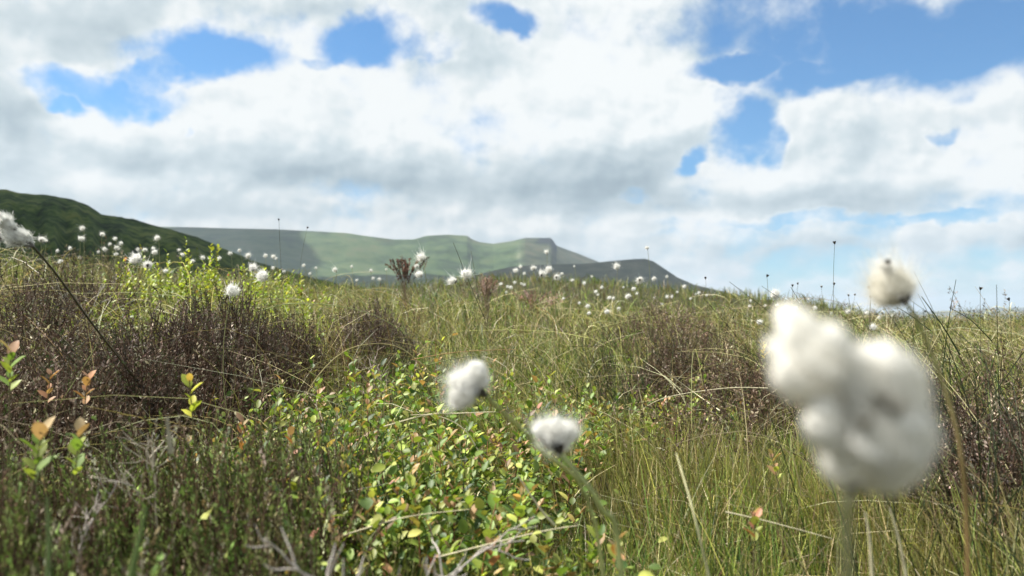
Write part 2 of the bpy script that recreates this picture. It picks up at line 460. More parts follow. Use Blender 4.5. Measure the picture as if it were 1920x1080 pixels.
def px_of(a): return 960 + F_PX * np.tan(a)
def ridge_tint(Av, Tv, x, y, z):
    c = np.ones(Av.shape + (3,))
    px = px_of(Av)
    px = px + 9 * fbm(Tv * 6, px / 25, 3) + (1 - Tv) * 30
    # sandstone crag under the summit edge, rock and scree east of the summit gully
    crag = smooth(px, 1003, 1012) * (1 - smooth(px, 1040, 1048)) * smooth(Tv, .86, .90) * (1 - smooth(Tv, 1.0, 1.01))
    c = c * (1 - crag[..., None]) + np.array([.28, .24, .62]) * crag[..., None]
    east = smooth(px, 975, 1000) * (1 - crag)
    c = c * (1 - east[..., None]) + np.array([1.02, .74, 1.02]) * east[..., None]
    scree = np.exp(-((px - 976 - (1 - Tv) * 25) / 4.5) ** 2) * smooth(Tv, .58, .68) * (1 - smooth(Tv, .84, .92))
    c = c + scree[..., None] * np.array([1.0, .6, 1.3])
    lip = smooth(Tv, .955, .975) * (1 - smooth(Tv, 1.0, 1.02)) * (.5 + .5 * np.clip(fbm(px / 30, px * 0, 3), -1, 1))
    c = c * (1 - .5 * lip[..., None])
    return c
if True:
    hill('mountain_ridge', [(-900, 470), (-300, 440), (100, 425), (300, 425), (360, 426), (430, 428), (520, 430), (600, 434), (650, 437), (690, 443), (740, 449), (775, 449), (800, 442), (840, 440), (876, 442), (886, 449), (900, 454), (925, 457), (960, 452), (985, 446), (1032, 446), (1037, 451), (1043, 460), (1052, 464), (1080, 474), (1120, 490), (1160, 505), (1250, 540), (1350, 580)],
         lambda a: 4600 + 300 * np.sin(a * 9), 2000, -150, M_ridge, power=1.25, rough=42, nscale=.0016, tint=ridge_tint, step=.06, rows=110)
    hill('shadowed_hill', [(760, 585), (850, 528), (900, 513), (935, 505), (960, 500), (1000, 497), (1060, 495), (1100, 494), (1150, 489), (1185, 486), (1210, 485), (1225, 490), (1245, 503), (1270, 520), (1300, 533), (1340, 543), (1400, 556), (1500, 585), (1560, 600)],
         2900, 1500, -140, M_bluff, power=1.3, rough=16, nscale=.002, seed=4.0, step=.06)
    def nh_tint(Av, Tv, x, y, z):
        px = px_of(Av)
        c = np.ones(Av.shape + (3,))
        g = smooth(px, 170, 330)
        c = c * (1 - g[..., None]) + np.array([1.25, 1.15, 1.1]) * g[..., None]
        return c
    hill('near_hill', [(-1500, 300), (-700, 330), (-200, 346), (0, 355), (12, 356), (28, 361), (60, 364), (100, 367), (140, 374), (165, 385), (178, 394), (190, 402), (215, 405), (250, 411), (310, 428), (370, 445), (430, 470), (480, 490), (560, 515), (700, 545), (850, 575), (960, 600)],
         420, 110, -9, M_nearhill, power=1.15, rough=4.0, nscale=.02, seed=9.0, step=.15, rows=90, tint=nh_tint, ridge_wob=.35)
    hill('distant_plateau', [(1400, 592), (1600, 586), (1780, 583), (1850, 579), (1870, 577), (1990, 577), (2300, 560), (2600, 580)],
         14000, 9000, -150, M_bluff, power=1.3, rough=10, nscale=.0008, seed=2.0, step=.3, rows=20)

# clouds that stand high above the frame and shade parts of the hills
def cloud(name, target, height, sx, sy, sz, seed):
    c = target + sun_dir * (height / sun_dir[2])
    u, v = np.meshgrid(np.linspace(0, 2 * np.pi, 64, endpoint=False), np.linspace(.02, np.pi - .02, 32))
    d = np.stack([np.sin(v) * np.cos(u), np.sin(v) * np.sin(u), np.cos(v)], -1)
    rr = 1 + .4 * fbm(d[..., 0] * 2 + seed, d[..., 1] * 2 + d[..., 2] * 2, 5)
    V = d * rr[..., None] * np.array([sx, sy, sz]); V[..., 2] = np.maximum(V[..., 2], -sz * .35)
    n, m = u.shape
    i, j = np.meshgrid(np.arange(n - 1), np.arange(m), indexing='ij')
    Fq = np.stack([i * m + j, i * m + (j + 1) % m, (i + 1) * m + (j + 1) % m, (i + 1) * m + j], -1).reshape(-1, 4)[:, ::-1]
    mb = MB(); mb.add(V.reshape(-1, 3), Fq, (.85, .86, .88))
    o = mb.build(name, M_fluff)
    o.location = tuple(c)
    tag(o, kind='structure')
def onhill(px, py, R): return at(px, py, R)
cloud('cloud', onhill(1075, 520, 2500), 2600, 620, 420, 200, 1.0)
cloud('cloud', onhill(400, 470, 3700), 3400, 330, 900, 220, 2.0)
cloud('cloud', onhill(800, 510, 3000), 2900, 560, 420, 200, 3.0)
cloud('cloud', onhill(0, 430, 300), 1500, 210, 190, 90, 4.0)

#VEGETATION
# ------------------------------------------------------------------ ground cover
def scatter(n, px0, px1, r0, r1):
    """n random rooting points, spread evenly over the view and logarithmically in depth"""
    a = np.arctan((rng.uniform(px0, px1, n) - 960) / F_PX)
    r = np.exp(rng.uniform(math.log(r0), math.log(r1), n))
    return r * np.sin(a), r * np.cos(a)
def pxr(x, y): return 960 + F_PX * x / np.maximum(y, .01), np.hypot(x, y)
def bump2(px, r, cpx, cr, wpx, wr):
    return np.exp(-((px - cpx) / wpx) ** 2 - (np.log(r / cr) / wr) ** 2)
def heatherness(x, y):
    px, r = pxr(x, y)
    w = .15 * fbm(x * 3, y * 3, 3)
    h = (1 - smooth(px + 500 * w, 560, 760)) * (1 - smooth(r + w, .95, 1.15))             # low heather at the near left
    h = np.maximum(h, (1 - smooth(px + 400 * w, 180, 300)) * (1 - smooth(r, 4.5, 6)))
    h = np.maximum(h, bump2(px, r, 380, 2.0, 170, .45)); h = np.maximum(h, bump2(px, r, 660, 2.6, 110, .35))
    h = np.maximum(h, bump2(px, r, 1330, 2.6, 190, .55) * 1.3); h = np.maximum(h, bump2(px, r, 1860, 1.6, 180, .6) * 1.2)
    far = smooth(r, 2.5, 5) * smooth(fbm(x * .5 + 3, y * .5, 3), .1, .6) * .7
    h = np.maximum(h, far); h = np.maximum(h, smooth(r, 3, 5) * (1 - smooth(px, 300, 560)) * .8)
    h = h * (.15 + .85 * smooth(fbm(x * 2.6 + 60, y * 2.6, 3), -.6, .3))
    return np.clip(h, 0, 1)
def bilberryness(x, y):
    px, r = pxr(x, y)
    w = .12 * fbm(x * 4 + 5, y * 4, 3)
    b = bump2(px + 300 * w, r, 760, 1.25, 210, .42)
    b = np.maximum(b, bump2(px, r, 560, 1.5, 120, .3)); b = np.maximum(b, bump2(px, r, 960, 1.0, 120, .25))
    b = np.maximum(b, .8 * bump2(px, r, 370, 4.0, 80, .22)); b = np.maximum(b, bump2(px, r, 225, 2.9, 40, .18))
    return np.clip(b, 0, 1)

def pal(cols, probs, n, var=.18):
    cols = np.asarray(cols, float); k = rng.choice(len(cols), n, p=np.asarray(probs) / np.sum(probs))
    return cols[k] * np.exp(rng.normal(0, var, (n, 1))) * np.exp(rng.normal(0, .06, (n, 3)))

GREEN = (.125, .195, .038); LIME = (.31, .33, .08); DKGREEN = (.035, .07, .018); STRAW = (.46, .40, .22); PALE = (.60, .54, .36); BROWN = (.14, .085, .045); RUST = (.26, .12, .05)

def grass(n, px0, px1, r0, r1, hmean, rings, wmin, cols, probs, dens, lean=(-.10, .02), spread=.28, curl=.35, minr=None):
    x, y = scatter(n, px0, px1, r0, r1)
    keep = rng.random(n) < dens(x, y)
    x, y = x[keep], y[keep]; m = len(x)
    r = np.hypot(x, y)
    base = np.stack([x, y, ground(x, y) - .01], -1)
    h = hmean * np.clip(np.exp(rng.normal(0, .25, m)) * (1 + .42 * fbm(x * 3.2, y * 3.2, 2)), .3, 1.4) * (.72 + .28 * smooth(r, .6, 1.4))
    ln = np.array(lean) + rng.normal(0, spread, (m, 2)) + .12 * np.stack([fbm(x * 2, y * 2, 2), fbm(x * 2 + 40, y * 2, 2)], -1)
    tip = base + np.stack([ln[:, 0] * h, ln[:, 1] * h, h], -1)
    sag = np.zeros((m, 3)); sag[:, :2] = -ln * h[:, None] * curl; sag[:, 2] = h * curl * np.abs(rng.normal(0, .5, m))
    Pn = bend(base, tip, sag, rings)
    w = np.maximum(wmin * np.exp(rng.normal(0, .2, m)), r * .00042)
    tp = np.linspace(1, .12, rings) ** .7
    c = pal(cols, probs, m, .42)
    k = (np.clip(fbm(x * 3.1 + 20, y * 3.1, 3) * .8, 0, .45) * (rng.random(m) < .8))[:, None]
    c = c * (1 - k) + np.array([.33, .26, .12]) * np.exp(rng.normal(0, .3, (m, 1))) * k
    mb = MB()
    tubes(mb, Pn, w[:, None] * tp[None], 2, c)
    return mb

def gdens(x, y): return np.clip(1.05 - 1.05 * heatherness(x, y) - .78 * bilberryness(x, y), .035, 1)
g_near = grass(84000, -250, 2200, .42, 3.2, .122, 5, .00078, [GREEN, LIME, DKGREEN, STRAW, BROWN], [.32, .24, .22, .14, .08],
               lambda x, y: gdens(x, y) * (.35 + .65 * smooth(pxr(x, y)[0], 500, 900)), lean=(-.05, .0), spread=.26, curl=.15)
tag(g_near.build('grass', M_grass), 'fine green and straw grass blades growing all over the moor', 'grass', kind='stuff')
g_mid = grass(42000, -250, 2200, 2.2, 9, .17, 4, .0009, [GREEN, LIME, DKGREEN, STRAW, PALE, BROWN], [.26, .18, .22, .14, .06, .14],
              lambda x, y: np.clip(gdens(x, y) + .15, 0, 1), spread=.35, curl=.5)
tag(g_mid.build('tussock_grass', M_grass), 'mixed straw and green grass of the middle moor', 'grass', kind='stuff')
def fdens(x, y): return .55 + .45 * (1 - heatherness(x, y))
g_far = grass(30000, -250, 2200, 8, 42, .24, 3, .0012, [(.10, .14, .03), (.15, .19, .045), STRAW, BROWN], [.45, .3, .12, .13], fdens, spread=.4, curl=.4)
tag(g_far.build('far_grass', M_grass), 'olive green grass on the far rise of the moor', 'grass', kind='stuff')
# dry tangled straw, longer and arching
g_dry = grass(4200, -250, 2200, .9, 8, .18, 8, .0006, [STRAW, PALE, BROWN, (.30, .22, .13)], [.4, .3, .1, .2], lambda x, y: .3 + .7 * smooth(pxr(x, y)[1], 1.4, 2.4), spread=.75, curl=1.1)
tag(g_dry.build('dry_grass', M_grass), 'dry pale grass stalks tangled between the living plants', 'dry grass', kind='stuff')

g_lit = grass(26000, -250, 2200, .45, 5, .075, 4, .0007, [STRAW, PALE, (.30, .21, .12), BROWN, LIME], [.3, .25, .2, .15, .1], lambda x, y: .45 + .55 * smooth(fbm(x * 3, y * 3 + 9, 3), -.4, .5), spread=.95, curl=.5)
tag(g_lit.build('dead_grass', M_grass), 'short bleached dead blades lying in the sward', 'dead grass', kind='stuff')

def shoots(mb_leaf, mb_wood, base, tip, nleaf, llen, lwid, cols, probs, wood=(.10, .06, .04), start=.15, wr=.0007, bendy=.12, splay=.9, ):
    """heather shoots: thin woody axis with small scale leaves crowded round it"""
    m = len(base); L = np.linalg.norm(tip - base, axis=1)
    sag = rng.normal(0, bendy, (m, 3)) * L[:, None]
    Pn = bend(base, tip, sag, 5)
    tubes(mb_wood, Pn, wr * np.linspace(1.2, .5, 5)[None], 3, np.asarray(wood) * np.exp(rng.normal(0, .25, (m, 1))))
    t = rng.uniform(start, 1.0, (m, nleaf))[..., None]
    mid = (base + tip) / 2 + sag
    pos = (1 - t) ** 2 * base[:, None] + 2 * t * (1 - t) * mid[:, None] + t * t * tip[:, None]
    ax = unit(tip - base)[:, None]
    d = unit(ax + splay * unit(rng.normal(size=(m, nleaf, 3))))
    shootcol = pal(cols, probs, m, .38)[:, None] * np.exp(rng.normal(0, .22, (m, nleaf, 1)))
    k = m * nleaf
    leaflets(mb_leaf, pos.reshape(k, 3), d.reshape(k, 3), llen * np.exp(rng.normal(0, .25, k)), lwid * np.exp(rng.normal(0, .2, k)), shootcol.reshape(k, 3))

HB = [(.10, .068, .048), (.15, .105, .07), (.07, .065, .033), (.34, .28, .20), (.10, .115, .04)]
HG = [(.15, .20, .05), (.09, .13, .03), (.20, .16, .08), (.25, .31, .10), (.42, .38, .26)]

def carpet(n, px0, px1, r0, r1, h0, h1, nleaf, ll, lw, cols, probs, dens, forks=3, spread=.05, splay=.9):
    x, y = scatter(n, px0, px1, r0, r1)
    keep = rng.random(n) < dens(x, y); x, y = x[keep], y[keep]; m = len(x)
    g = ground(x, y)
    hh = rng.uniform(h0, h1, m) * (1 + .25 * fbm(x * 4, y * 4, 2))
    root = np.stack([x, y, g - .01], -1)
    fork = root + np.stack([rng.normal(0, .02, m), rng.normal(0, .02, m), hh * .45], -1)
    leafm, woodm = MB(), MB()
    tubes(woodm, bend(root, fork, rng.normal(0, .01, (m, 3)), 4), .0012, 3, np.array([.13, .09, .065]) * np.exp(rng.normal(0, .3, (m, 1))))
    for k in range(forks):
        tip = fork + np.stack([rng.normal(-.008, spread, m), rng.normal(0, spread, m), hh * rng.uniform(.35, .6, m)], -1)
        shoots(leafm, woodm, fork, tip, nleaf, ll, lw, cols, probs, splay=splay)
    return leafm, woodm
cl, cw = carpet(2100, -200, 950, .40, 1.25, .15, .22, 46, .0044, .0019, HG, [.32, .20, .16, .20, .12], lambda x, y: heatherness(x, y), spread=.016, splay=.6)
c2, w2 = carpet(900, -200, 950, .40, 1.3, .14, .22, 40, .0044, .0018, [(.12, .08, .05), (.20, .14, .09), (.09, .10, .035), (.36, .30, .22)], [.35, .25, .25, .15], lambda x, y: heatherness(x, y) * smooth(fbm(x * 5, y * 5 + 30, 3), -.2, .4), spread=.02, splay=.7)
near_b = tag(c2.build('brown_tipped_heather', M_heather), 'brown and faded heather sprigs mixed into the near olive heather', 'heather', kind='stuff')
w2.build('twigs', M_twig, near_b)
near_h = tag(cl.build('heather', M_heather), 'low olive green heather sprigs close at the lower left', 'heather', kind='stuff')
cw.build('twigs', M_twig, near_h)
cl, cw = carpet(8500, -250, 2200, 1.1, 7, .14, .24, 16, .0075, .0032, HB, [.26, .26, .12, .20, .16], lambda x, y: heatherness(x, y) ** 1.5)
brown_h = tag(cl.build('brown_heather', M_heather), 'brown wiry heather covering the middle of the moor', 'heather', kind='stuff')
cw.build('twigs', M_twig, brown_h)
cl, cw = carpet(5200, -250, 2200, 6, 34, .18, .34, 10, .020, .008, HB + [(.09, .11, .035)], [.25, .25, .12, .10, .08, .2], lambda x, y: .15 + .85 * heatherness(x, y), forks=2)
tag(cl.build('far_heather', M_heather), 'brown and olive heather tops towards the crest of the moor', 'heather', kind='stuff')

# low bilberry leaves as ground cover
def bilberry_cover(n, px0, px1, r0, r1, size, cols, probs, dens):
    x, y = scatter(n, px0, px1, r0, r1)
    keep = rng.random(n) < dens(x, y); x, y = x[keep], y[keep]; m = len(x)
    z = ground(x, y) + rng.uniform(.04, .17, m)
    mb = MB()
    d = unit(np.stack([rng.normal(size=m), rng.normal(size=m), rng.normal(.6, .5, m)], -1))
    nrm = unit(np.stack([rng.normal(-.2, .5, m), rng.normal(-.2, .5, m), np.ones(m)], -1))
    leaves(mb, np.stack([x, y, z], -1), d, nrm, size * np.exp(rng.normal(0, .25, m)), pal(cols, probs, m), 1.1)
    return mb
LB = [(.13, .20, .035), (.24, .30, .055), (.36, .38, .09), (.06, .11, .025), (.34, .22, .10)]
bc = bilberry_cover(3500, 380, 1250, .6, 2.4, .011, LB, [.34, .28, .12, .18, .08], lambda x, y: np.clip(bilberryness(x, y) + .06, 0, 1))
tag(bc.build('bilberry_cover', M_leaf), 'small green leaves of low bilberry between the bushes', 'bilberry', kind='stuff')
bc = bilberry_cover(9000, -200, 1500, 2.4, 7, .018, [(.22, .30, .04), (.32, .38, .06), (.13, .20, .03), (.35, .2, .08)], [.35, .3, .28, .07], lambda x, y: np.clip(bilberryness(x, y) + .015, 0, 1))
tag(bc.build('moss_cover', M_leaf), 'yellow green low foliage behind the dark heather', 'bilberry', kind='stuff')

# ------------------------------------------------------------------ bushes that stand out
def ground_pt(px, r):
    a = math.atan((px - 960) / F_PX)
    x, y = r * math.sin(a), r * math.cos(a)
    return np.array([x, y, float(ground(x, y))])

def heather_bush(px, r, rad, h, label, cols, probs, n=420, ll=.0055, lw=.0022, nleaf=26):
    c = ground_pt(px, r)
    t = empty('heather_bush', c, label, 'heather bush', 'heather bushes')
    lf, wd = MB(), MB()
    th = rng.uniform(0, 2 * np.pi, n); q = np.sqrt(rng.random(n)); 
    e = np.sqrt(np.clip(1 - q ** 2, 0, 1)) * rng.uniform(.55, 1.0, n) * (1 + .18 * np.sin(3 * th + px))
    tip = c + np.stack([np.cos(th) * q * rad, np.sin(th) * q * rad, .30 * h + e * h * .70], -1)
    d = unit(tip - c + np.array([-.02, 0, .12]) + rng.normal(0, .09, (n, 3)))
    L = rng.uniform(.05, .10, n)
    base = tip - d * L[:, None]
    shoots(lf, wd, base, tip, nleaf, ll, lw, cols, probs, wr=.0008)
    k = rng.choice(n, n // 3, replace=False)
    root = c + np.stack([rng.normal(0, .03, len(k)), rng.normal(0, .03, len(k)), np.full(len(k), -.01)], -1)
    tubes(wd, bend(root, base[k], rng.normal(0, .02, (len(k), 3)), 6), np.linspace(.0026, .0009, 6)[None], 4, np.array([.16, .11, .08]) * np.exp(rng.normal(0, .3, (len(k), 1))))
    lf.build('foliage', M_heather, t, c); wd.build('branches', M_twig, t, c)
DP = [(.075, .055, .044), (.12, .09, .065), (.05, .048, .03), (.32, .27, .21), (.10, .11, .05)]
PD = [.27, .24, .16, .15, .18]
PB = [.2, .35, .1, .25, .10]
heather_bush(330, 1.75, .17, .34, 'dark purple brown heather bush, left lobe of the big dark clump at left', DP, PD, 620)
heather_bush(425, 1.95, .15, .335, 'dark heather bush in the middle of the big dark clump, under a white tuft', DP, PD, 520)
heather_bush(530, 2.2, .12, .28, 'small rounded dark heather bush at the right end of the big dark clump', DP, PD, 380)
heather_bush(250, 1.5, .12, .24, 'dark heather bush low in front of the left side of the dark clump', DP, PD, 340)
heather_bush(690, 2.5, .16, .27, 'wiry grey brown heather bush left of centre above the bilberry', [(.17, .13, .10), (.11, .085, .06), (.27, .22, .18), (.07, .07, .035)], [.35, .3, .2, .15], 420)
heather_bush(35, 2.1, .22, .31, 'dark heather bush at the left edge below the slanting stem', DP, PD, 420)
heather_bush(150, 2.9, .26, .30, 'brown heather bush at left with white glinting twigs', DP, PB, 420)
heather_bush(1290, 2.5, .20, .25, 'brown heather bush right of centre with straw at its foot', HB, PB, 520)
heather_bush(1390, 2.2, .18, .24, 'brown heather bush just left of the big blurred white tuft', HB, PB, 520)
heather_bush(1240, 3.6, .25, .29, 'pale brown dry heather bush behind the straw right of centre', [(.24, .18, .13), (.15, .11, .07), (.34, .28, .21)], [.4, .35, .25], 380, .008, .003, 16)
heather_bush(1800, 1.45, .18, .22, 'dark heather bush at right beside the tall curved stem', DP, PD, 420)
heather_bush(1900, 1.25, .16, .23, 'dark heather bush at the right edge under the rushes', DP, PD, 420)
heather_bush(1690, 2.2, .2, .20, 'low brown heather bush behind the big blurred white tuft', HB, PB, 320)
heather_bush(90, 1.3, .14, .22, 'brown heather bush at left above the orange tipped bilberry', HB, PB, 380)

def sprig(px, py_top, r, label, cols, probs, w=.05, n=26, nleaf=44):
    top = at(px, py_top, r); g = float(ground(top[0], top[1])); c = np.array([top[0], top[1], g])
    t = empty('heather_sprig', c, label, 'heather sprig')
    lf, wd = MB(), MB()
    H = top[2] - g
    tip = np.stack([top[0] + rng.normal(0, w, n), top[1] + rng.normal(0, w, n), top[2] - np.abs(rng.normal(0, .035, n))], -1)
    fork = c + (tip - c) * np.array([.45, .45, 1]) * rng.uniform(.70, .88, (n, 1))
    shoots(lf, wd, fork, tip, nleaf, .0026 * r, .0011 * r, cols, probs)
    tubes(wd, bend(np.repeat(c[None], n, 0), fork, rng.normal(0, .006, (n, 3)), 5), np.linspace(.0011, .0006, 5)[None], 4, (.20, .15, .10))
    lf.build('foliage', M_heather, t, c); wd.build('branches', M_twig, t, c)
sprig(760, 482, 4.6, 'dark reddish heather sprig standing above the moor left of centre', [(.10, .06, .045), (.15, .095, .07)], [.6, .4], .05, 34)
sprig(912, 514, 4.2, 'pale pinkish dry heather sprig right of the pair of white tufts', [(.36, .27, .21), (.26, .19, .14)], [.6, .4], .045, 34, 30)
sprig(1000, 545, 5.0, 'pale dry heather sprig on the moor below the shadowed hill', [(.38, .26, .2), (.26, .17, .12)], [.6, .4], .09, 30, 24)

# bilberry bushes
def bilberry_bush(px, r, rad, h, label, n=46, cols=LB, probs=(.32, .28, .14, .14, .12), size=.0155, red=.15, nl=14):
    c = ground_pt(px, r)
    t = empty('bilberry_bush', c, label, 'bilberry bush', 'bilberry bushes')
    lf, st = MB(), MB()
    th = rng.uniform(0, 2 * np.pi, n); q = np.sqrt(rng.random(n)) * rad
    root = c + np.stack([np.cos(th) * q, np.sin(th) * q, np.full(n, -.01)], -1)
    H = h * rng.uniform(.5, 1.15, n) * (1 - .35 * (q / rad) ** 2)
    tip = root + np.stack([np.cos(th) * q * .35 + rng.normal(-.01, .02, n), np.sin(th) * q * .35 + rng.normal(0, .02, n), H], -1)
    sag = rng.normal(0, .012, (n, 3))
    S = bend(root, tip, sag, 7)
    tubes(st, S, np.linspace(.0013, .0006, 7)[None], 4, pal([(.14, .18, .05), (.26, .13, .06)], [.6, .4], n))
    k = np.arange(nl)
    tt = (.46 + .54 * (k + .5) / nl)[None, :, None] * np.ones((n, 1, 1))
    mid = (root + tip) / 2 + sag
    pos = (1 - tt) ** 2 * root[:, None] + 2 * tt * (1 - tt) * mid[:, None] + tt * tt * tip[:, None]
    ph = (k * 2.4)[None] + rng.uniform(0, 6.28, (n, 1)) + rng.normal(0, .3, (n, nl))
    up = .45 + 1.3 * (tt[..., 0] ** 3)
    d = unit(np.stack([np.cos(ph), np.sin(ph), up + rng.normal(0, .2, (n, nl))], -1))
    nrm = unit(np.stack([-np.cos(ph) * up, -np.sin(ph) * up, np.ones_like(ph)], -1) + rng.normal(0, .25, (n, nl, 3)))
    col = pal(cols, probs, n * nl, .34).reshape(n, nl, 3)
    isred = (rng.random((n, nl)) < red * smooth(tt[..., 0], .55, 1.0) * (rng.random((n, 1)) < .75))
    col = np.where(isred[..., None], pal([(.40, .24, .12), (.44, .32, .13), (.36, .15, .09)], [.4, .4, .2], n * nl).reshape(n, nl, 3), col)
    sz = size * np.exp(rng.normal(0, .2, (n, nl))) * (1 - .2 * (tt[..., 0] > .9))
    leaves(lf, pos.reshape(-1, 3), d.reshape(-1, 3), nrm.reshape(-1, 3), sz.ravel(), col.reshape(-1, 3), .88)
    st.build('stems', M_twig, t, c); lf.build('foliage', M_leaf, t, c)
    return t
for px, r, rad, h, lab in [
    (600, 1.30, .13, .20, 'leafy bilberry bush under the small dark heather bush'),
    (700, 1.55, .14, .22, 'green bilberry bush below the wiry grey brown heather'),
    (745, 1.20, .13, .20, 'bilberry bush with orange tips just left of the upper near white tuft'),
    (820, 1.70, .14, .22, 'bilberry bush with reddish tips above the upper near white tuft'),
    (800, .98, .10, .19, 'yellow green bilberry bush below the upper near white tuft'),
    (900, 1.05, .10, .18, 'bilberry bush between the two near white tufts'),
    (975, 1.30, .12, .18, 'bilberry bush behind the lower near white tuft'),
    (700, .86, .09, .17, 'bilberry bush right above the pale dead branches'),
    (850, .80, .09, .17, 'bilberry bush left of the long stem of the lower near tuft'),
    (940, .84, .07, .16, 'small bilberry bush at the foot of the lower near tuft'),
    (500, 1.20, .11, .19, 'bilberry bush with orange shoots left of the dark hollow'),
    (640, 1.02, .10, .16, 'low bilberry bush in the grass left of centre'),
    (1160, 1.55, .10, .17, 'reddish bilberry bush in the grass right of the lower near tuft'),
    (1010, 1.75, .12, .20, 'bilberry bush in the straw behind the two near tufts'),
    (1300, 2.0, .12, .17, 'bright bilberry bush at the foot of the brown heather')]:
    bilberry_bush(px, r, rad, h, lab)
YL = [(.30, .36, .05), (.40, .44, .07), (.18, .26, .035)]
bilberry_bush(350, 3.9, .26, .36, 'bright yellow green bilberry bush behind the big dark heather clump', 90, YL, (.4, .35, .25), .02, .05, 15)
bilberry_bush(225, 2.9, .13, .22, 'bright yellow green bilberry bush left of the big dark heather clump', 70, YL, (.4, .35, .25), .018, .05, 15)
bilberry_bush(480, 4.4, .30, .28, 'yellow green bilberry bush right of the low white tufts', 80, YL, (.35, .3, .35), .02, .05, 14)
bilberry_bush(550, 3.2, .2, .22, 'yellowish bilberry bush behind the small dark heather bush', 60, YL, (.3, .3, .4), .018, .1, 13)

def bilberry_shoot(px, py, r, h, label, nl=8, size=.019, cols=((.34, .40, .08), (.20, .30, .06)), top=((.40, .24, .15), (.44, .33, .18))):
    tp = at(px, py, r); base = tp + np.array([rng.normal(0, .012), rng.normal(0, .01), -h])
    t = empty('bilberry_shoot', base, label, 'bilberry shoot', 'single bilberry shoots')
    sm = MB(); S = bend(base[None], tp[None], rng.normal(0, .008, (1, 3)), 8)
    tubes(sm, S, np.linspace(.0009, .0006, 8)[None], 5, (.14, .12, .06)); sm.build('stem', M_twig, t, base)
    nl = nl + 2; size = size * .88
    for k in range(nl):
        f = .78 + .22 * (k + .6) / nl
        i = f * 7; i0 = min(int(i), 6); p = S[0, i0] + (S[0, i0 + 1] - S[0, i0]) * (i - i0)
        ph = k * 2.4 + px; up = .35 + 1.3 * f ** 3
        d = np.array([[math.cos(ph), math.sin(ph) * .7, up]]); nn = np.array([[-math.cos(ph) * up, -math.sin(ph) * up - .3, .8]])
        c = np.array([top[k % 2] if k > nl * .72 else cols[k % 2]]) * math.exp(rng.normal(0, .12))
        lm = MB(); leaves(lm, p[None], d, nn, np.array([size * (.8 + .25 * math.sin(k * 1.7))]), c, .92)
        lm.build('leaf', M_leaf, t, base)
bilberry_shoot(80, 805, .62, .19, 'pink and yellow green bilberry shoot at the lower left, the larger of a pair', 9, .022)
bilberry_shoot(150, 808, .66, .18, 'orange tipped bilberry shoot just right of the larger pink one at lower left', 8, .018)
bilberry_shoot(20, 658, .80, .20, 'red and yellow bilberry shoot at the left edge', 8, .022)
bilberry_shoot(355, 712, .85, .20, 'lone yellow bilberry shoot in front of the big dark heather', 5, .022, ((.50, .48, .07), (.35, .40, .06)), ((.60, .40, .12), (.60, .46, .12)))
bilberry_shoot(165, 705, .95, .18, 'faded orange bilberry shoot in the brown heather at left', 5, .02, ((.45, .25, .12), (.4, .2, .1)))
bilberry_shoot(95, 700, 1.0, .18, 'small pinkish bilberry shoot in the brown heather near the left edge', 5, .019, ((.5, .3, .16), (.4, .2, .1)))
bilberry_shoot(455, 790, .95, .18, 'orange bilberry shoot above the near heather', 7, .02, ((.3, .35, .08), (.45, .2, .08)))
bilberry_shoot(545, 815, 1.0, .17, 'reddish bilberry shoot beside the dark green grass hollow', 7, .018, ((.3, .32, .08), (.5, .2, .1)))
bilberry_shoot(1155, 1020, .70, .12, 'orange and green bilberry shoot at the bottom beside the thick stem', 7, .020, ((.35, .38, .08), (.5, .25, .1)))
bilberry_shoot(1430, 645, 2.0, .20, 'tiny bright yellow shoot beside the brown heather', 5, .022, ((.65, .5, .05), (.6, .42, .05)), ((.65, .5, .05), (.6, .42, .05)))
bilberry_shoot(1445, 850, 1.0, .16, 'brown and green shoot in the grass left of the blurred white tuft', 6, .018, ((.35, .38, .08), (.4, .25, .12)))
bilberry_shoot(1415, 960, .78, .14, 'rusty shoot in the grass near the bottom right of centre', 6, .018, ((.3, .32, .08), (.4, .18, .1)))

# dead heather branches, bleached
def dead_branch(px, py, r, H, label, col=(.48, .43, .39), thick=.0019, n=4):
    top = at(px, py, r); g = float(ground(top[0], top[1])); c = np.array([top[0], top[1], max(g, top[2] - H) - .005])
    t = empty('dead_heather_branch', c, label, 'dead branch', 'bleached dead heather branches')
    mb = MB()
    def grow(p, d, L, w, lev):
        S = 5; pts = [p]; dd = d
        for _ in range(S - 1):
            dd = unit(dd + rng.normal(0, .16, 3) + np.array([0, 0, .06])); pts.append(pts[-1] + dd * L / (S - 1))
        tubes(mb, np.array(pts)[None], np.linspace(w, w * .62, S)[None], 5, np.asarray(col) * math.exp(rng.normal(0, .12)))
        if lev > 0:
            for _ in range(rng.integers(2, 4)):
                grow(pts[rng.integers(2, S)], unit(dd + rng.normal(0, .55, 3)), L * rng.uniform(.5, .75), w * .68, lev - 1)
    for _ in range(n):
        grow(c, unit(np.array([rng.normal(0, .3), rng.normal(0, .2), 1.0])), (top[2] - c[2]) * .5, thick * rng.uniform(.6, 1), 3)
    mb.build('branches', M_twig, t, c)
dead_branch(640, 925, .50, .16, 'bleached dead heather branch at the bottom, largest and left of the forked one')
dead_branch(800, 950, .58, .12, 'forked bleached twig at the bottom, right of the largest dead branch', thick=.0022, n=2)
dead_branch(430, 1020, .50, .10, 'small bleached twig near the bottom edge in the near heather', thick=.0018, n=2)
dead_branch(190, 890, .60, .10, 'thin bleached twig in the near heather at lower left', thick=.0013, n=1, col=(.42, .37, .33))
dead_branch(300, 800, .75, .10, 'thin grey twig standing out of the heather at left', thick=.0013, n=2, col=(.45, .40, .32))
dead_branch(720, 640, 2.0, .20, 'wiry pale dead twigs over the grey brown heather', thick=.0018, n=4, col=(.40, .33, .28))
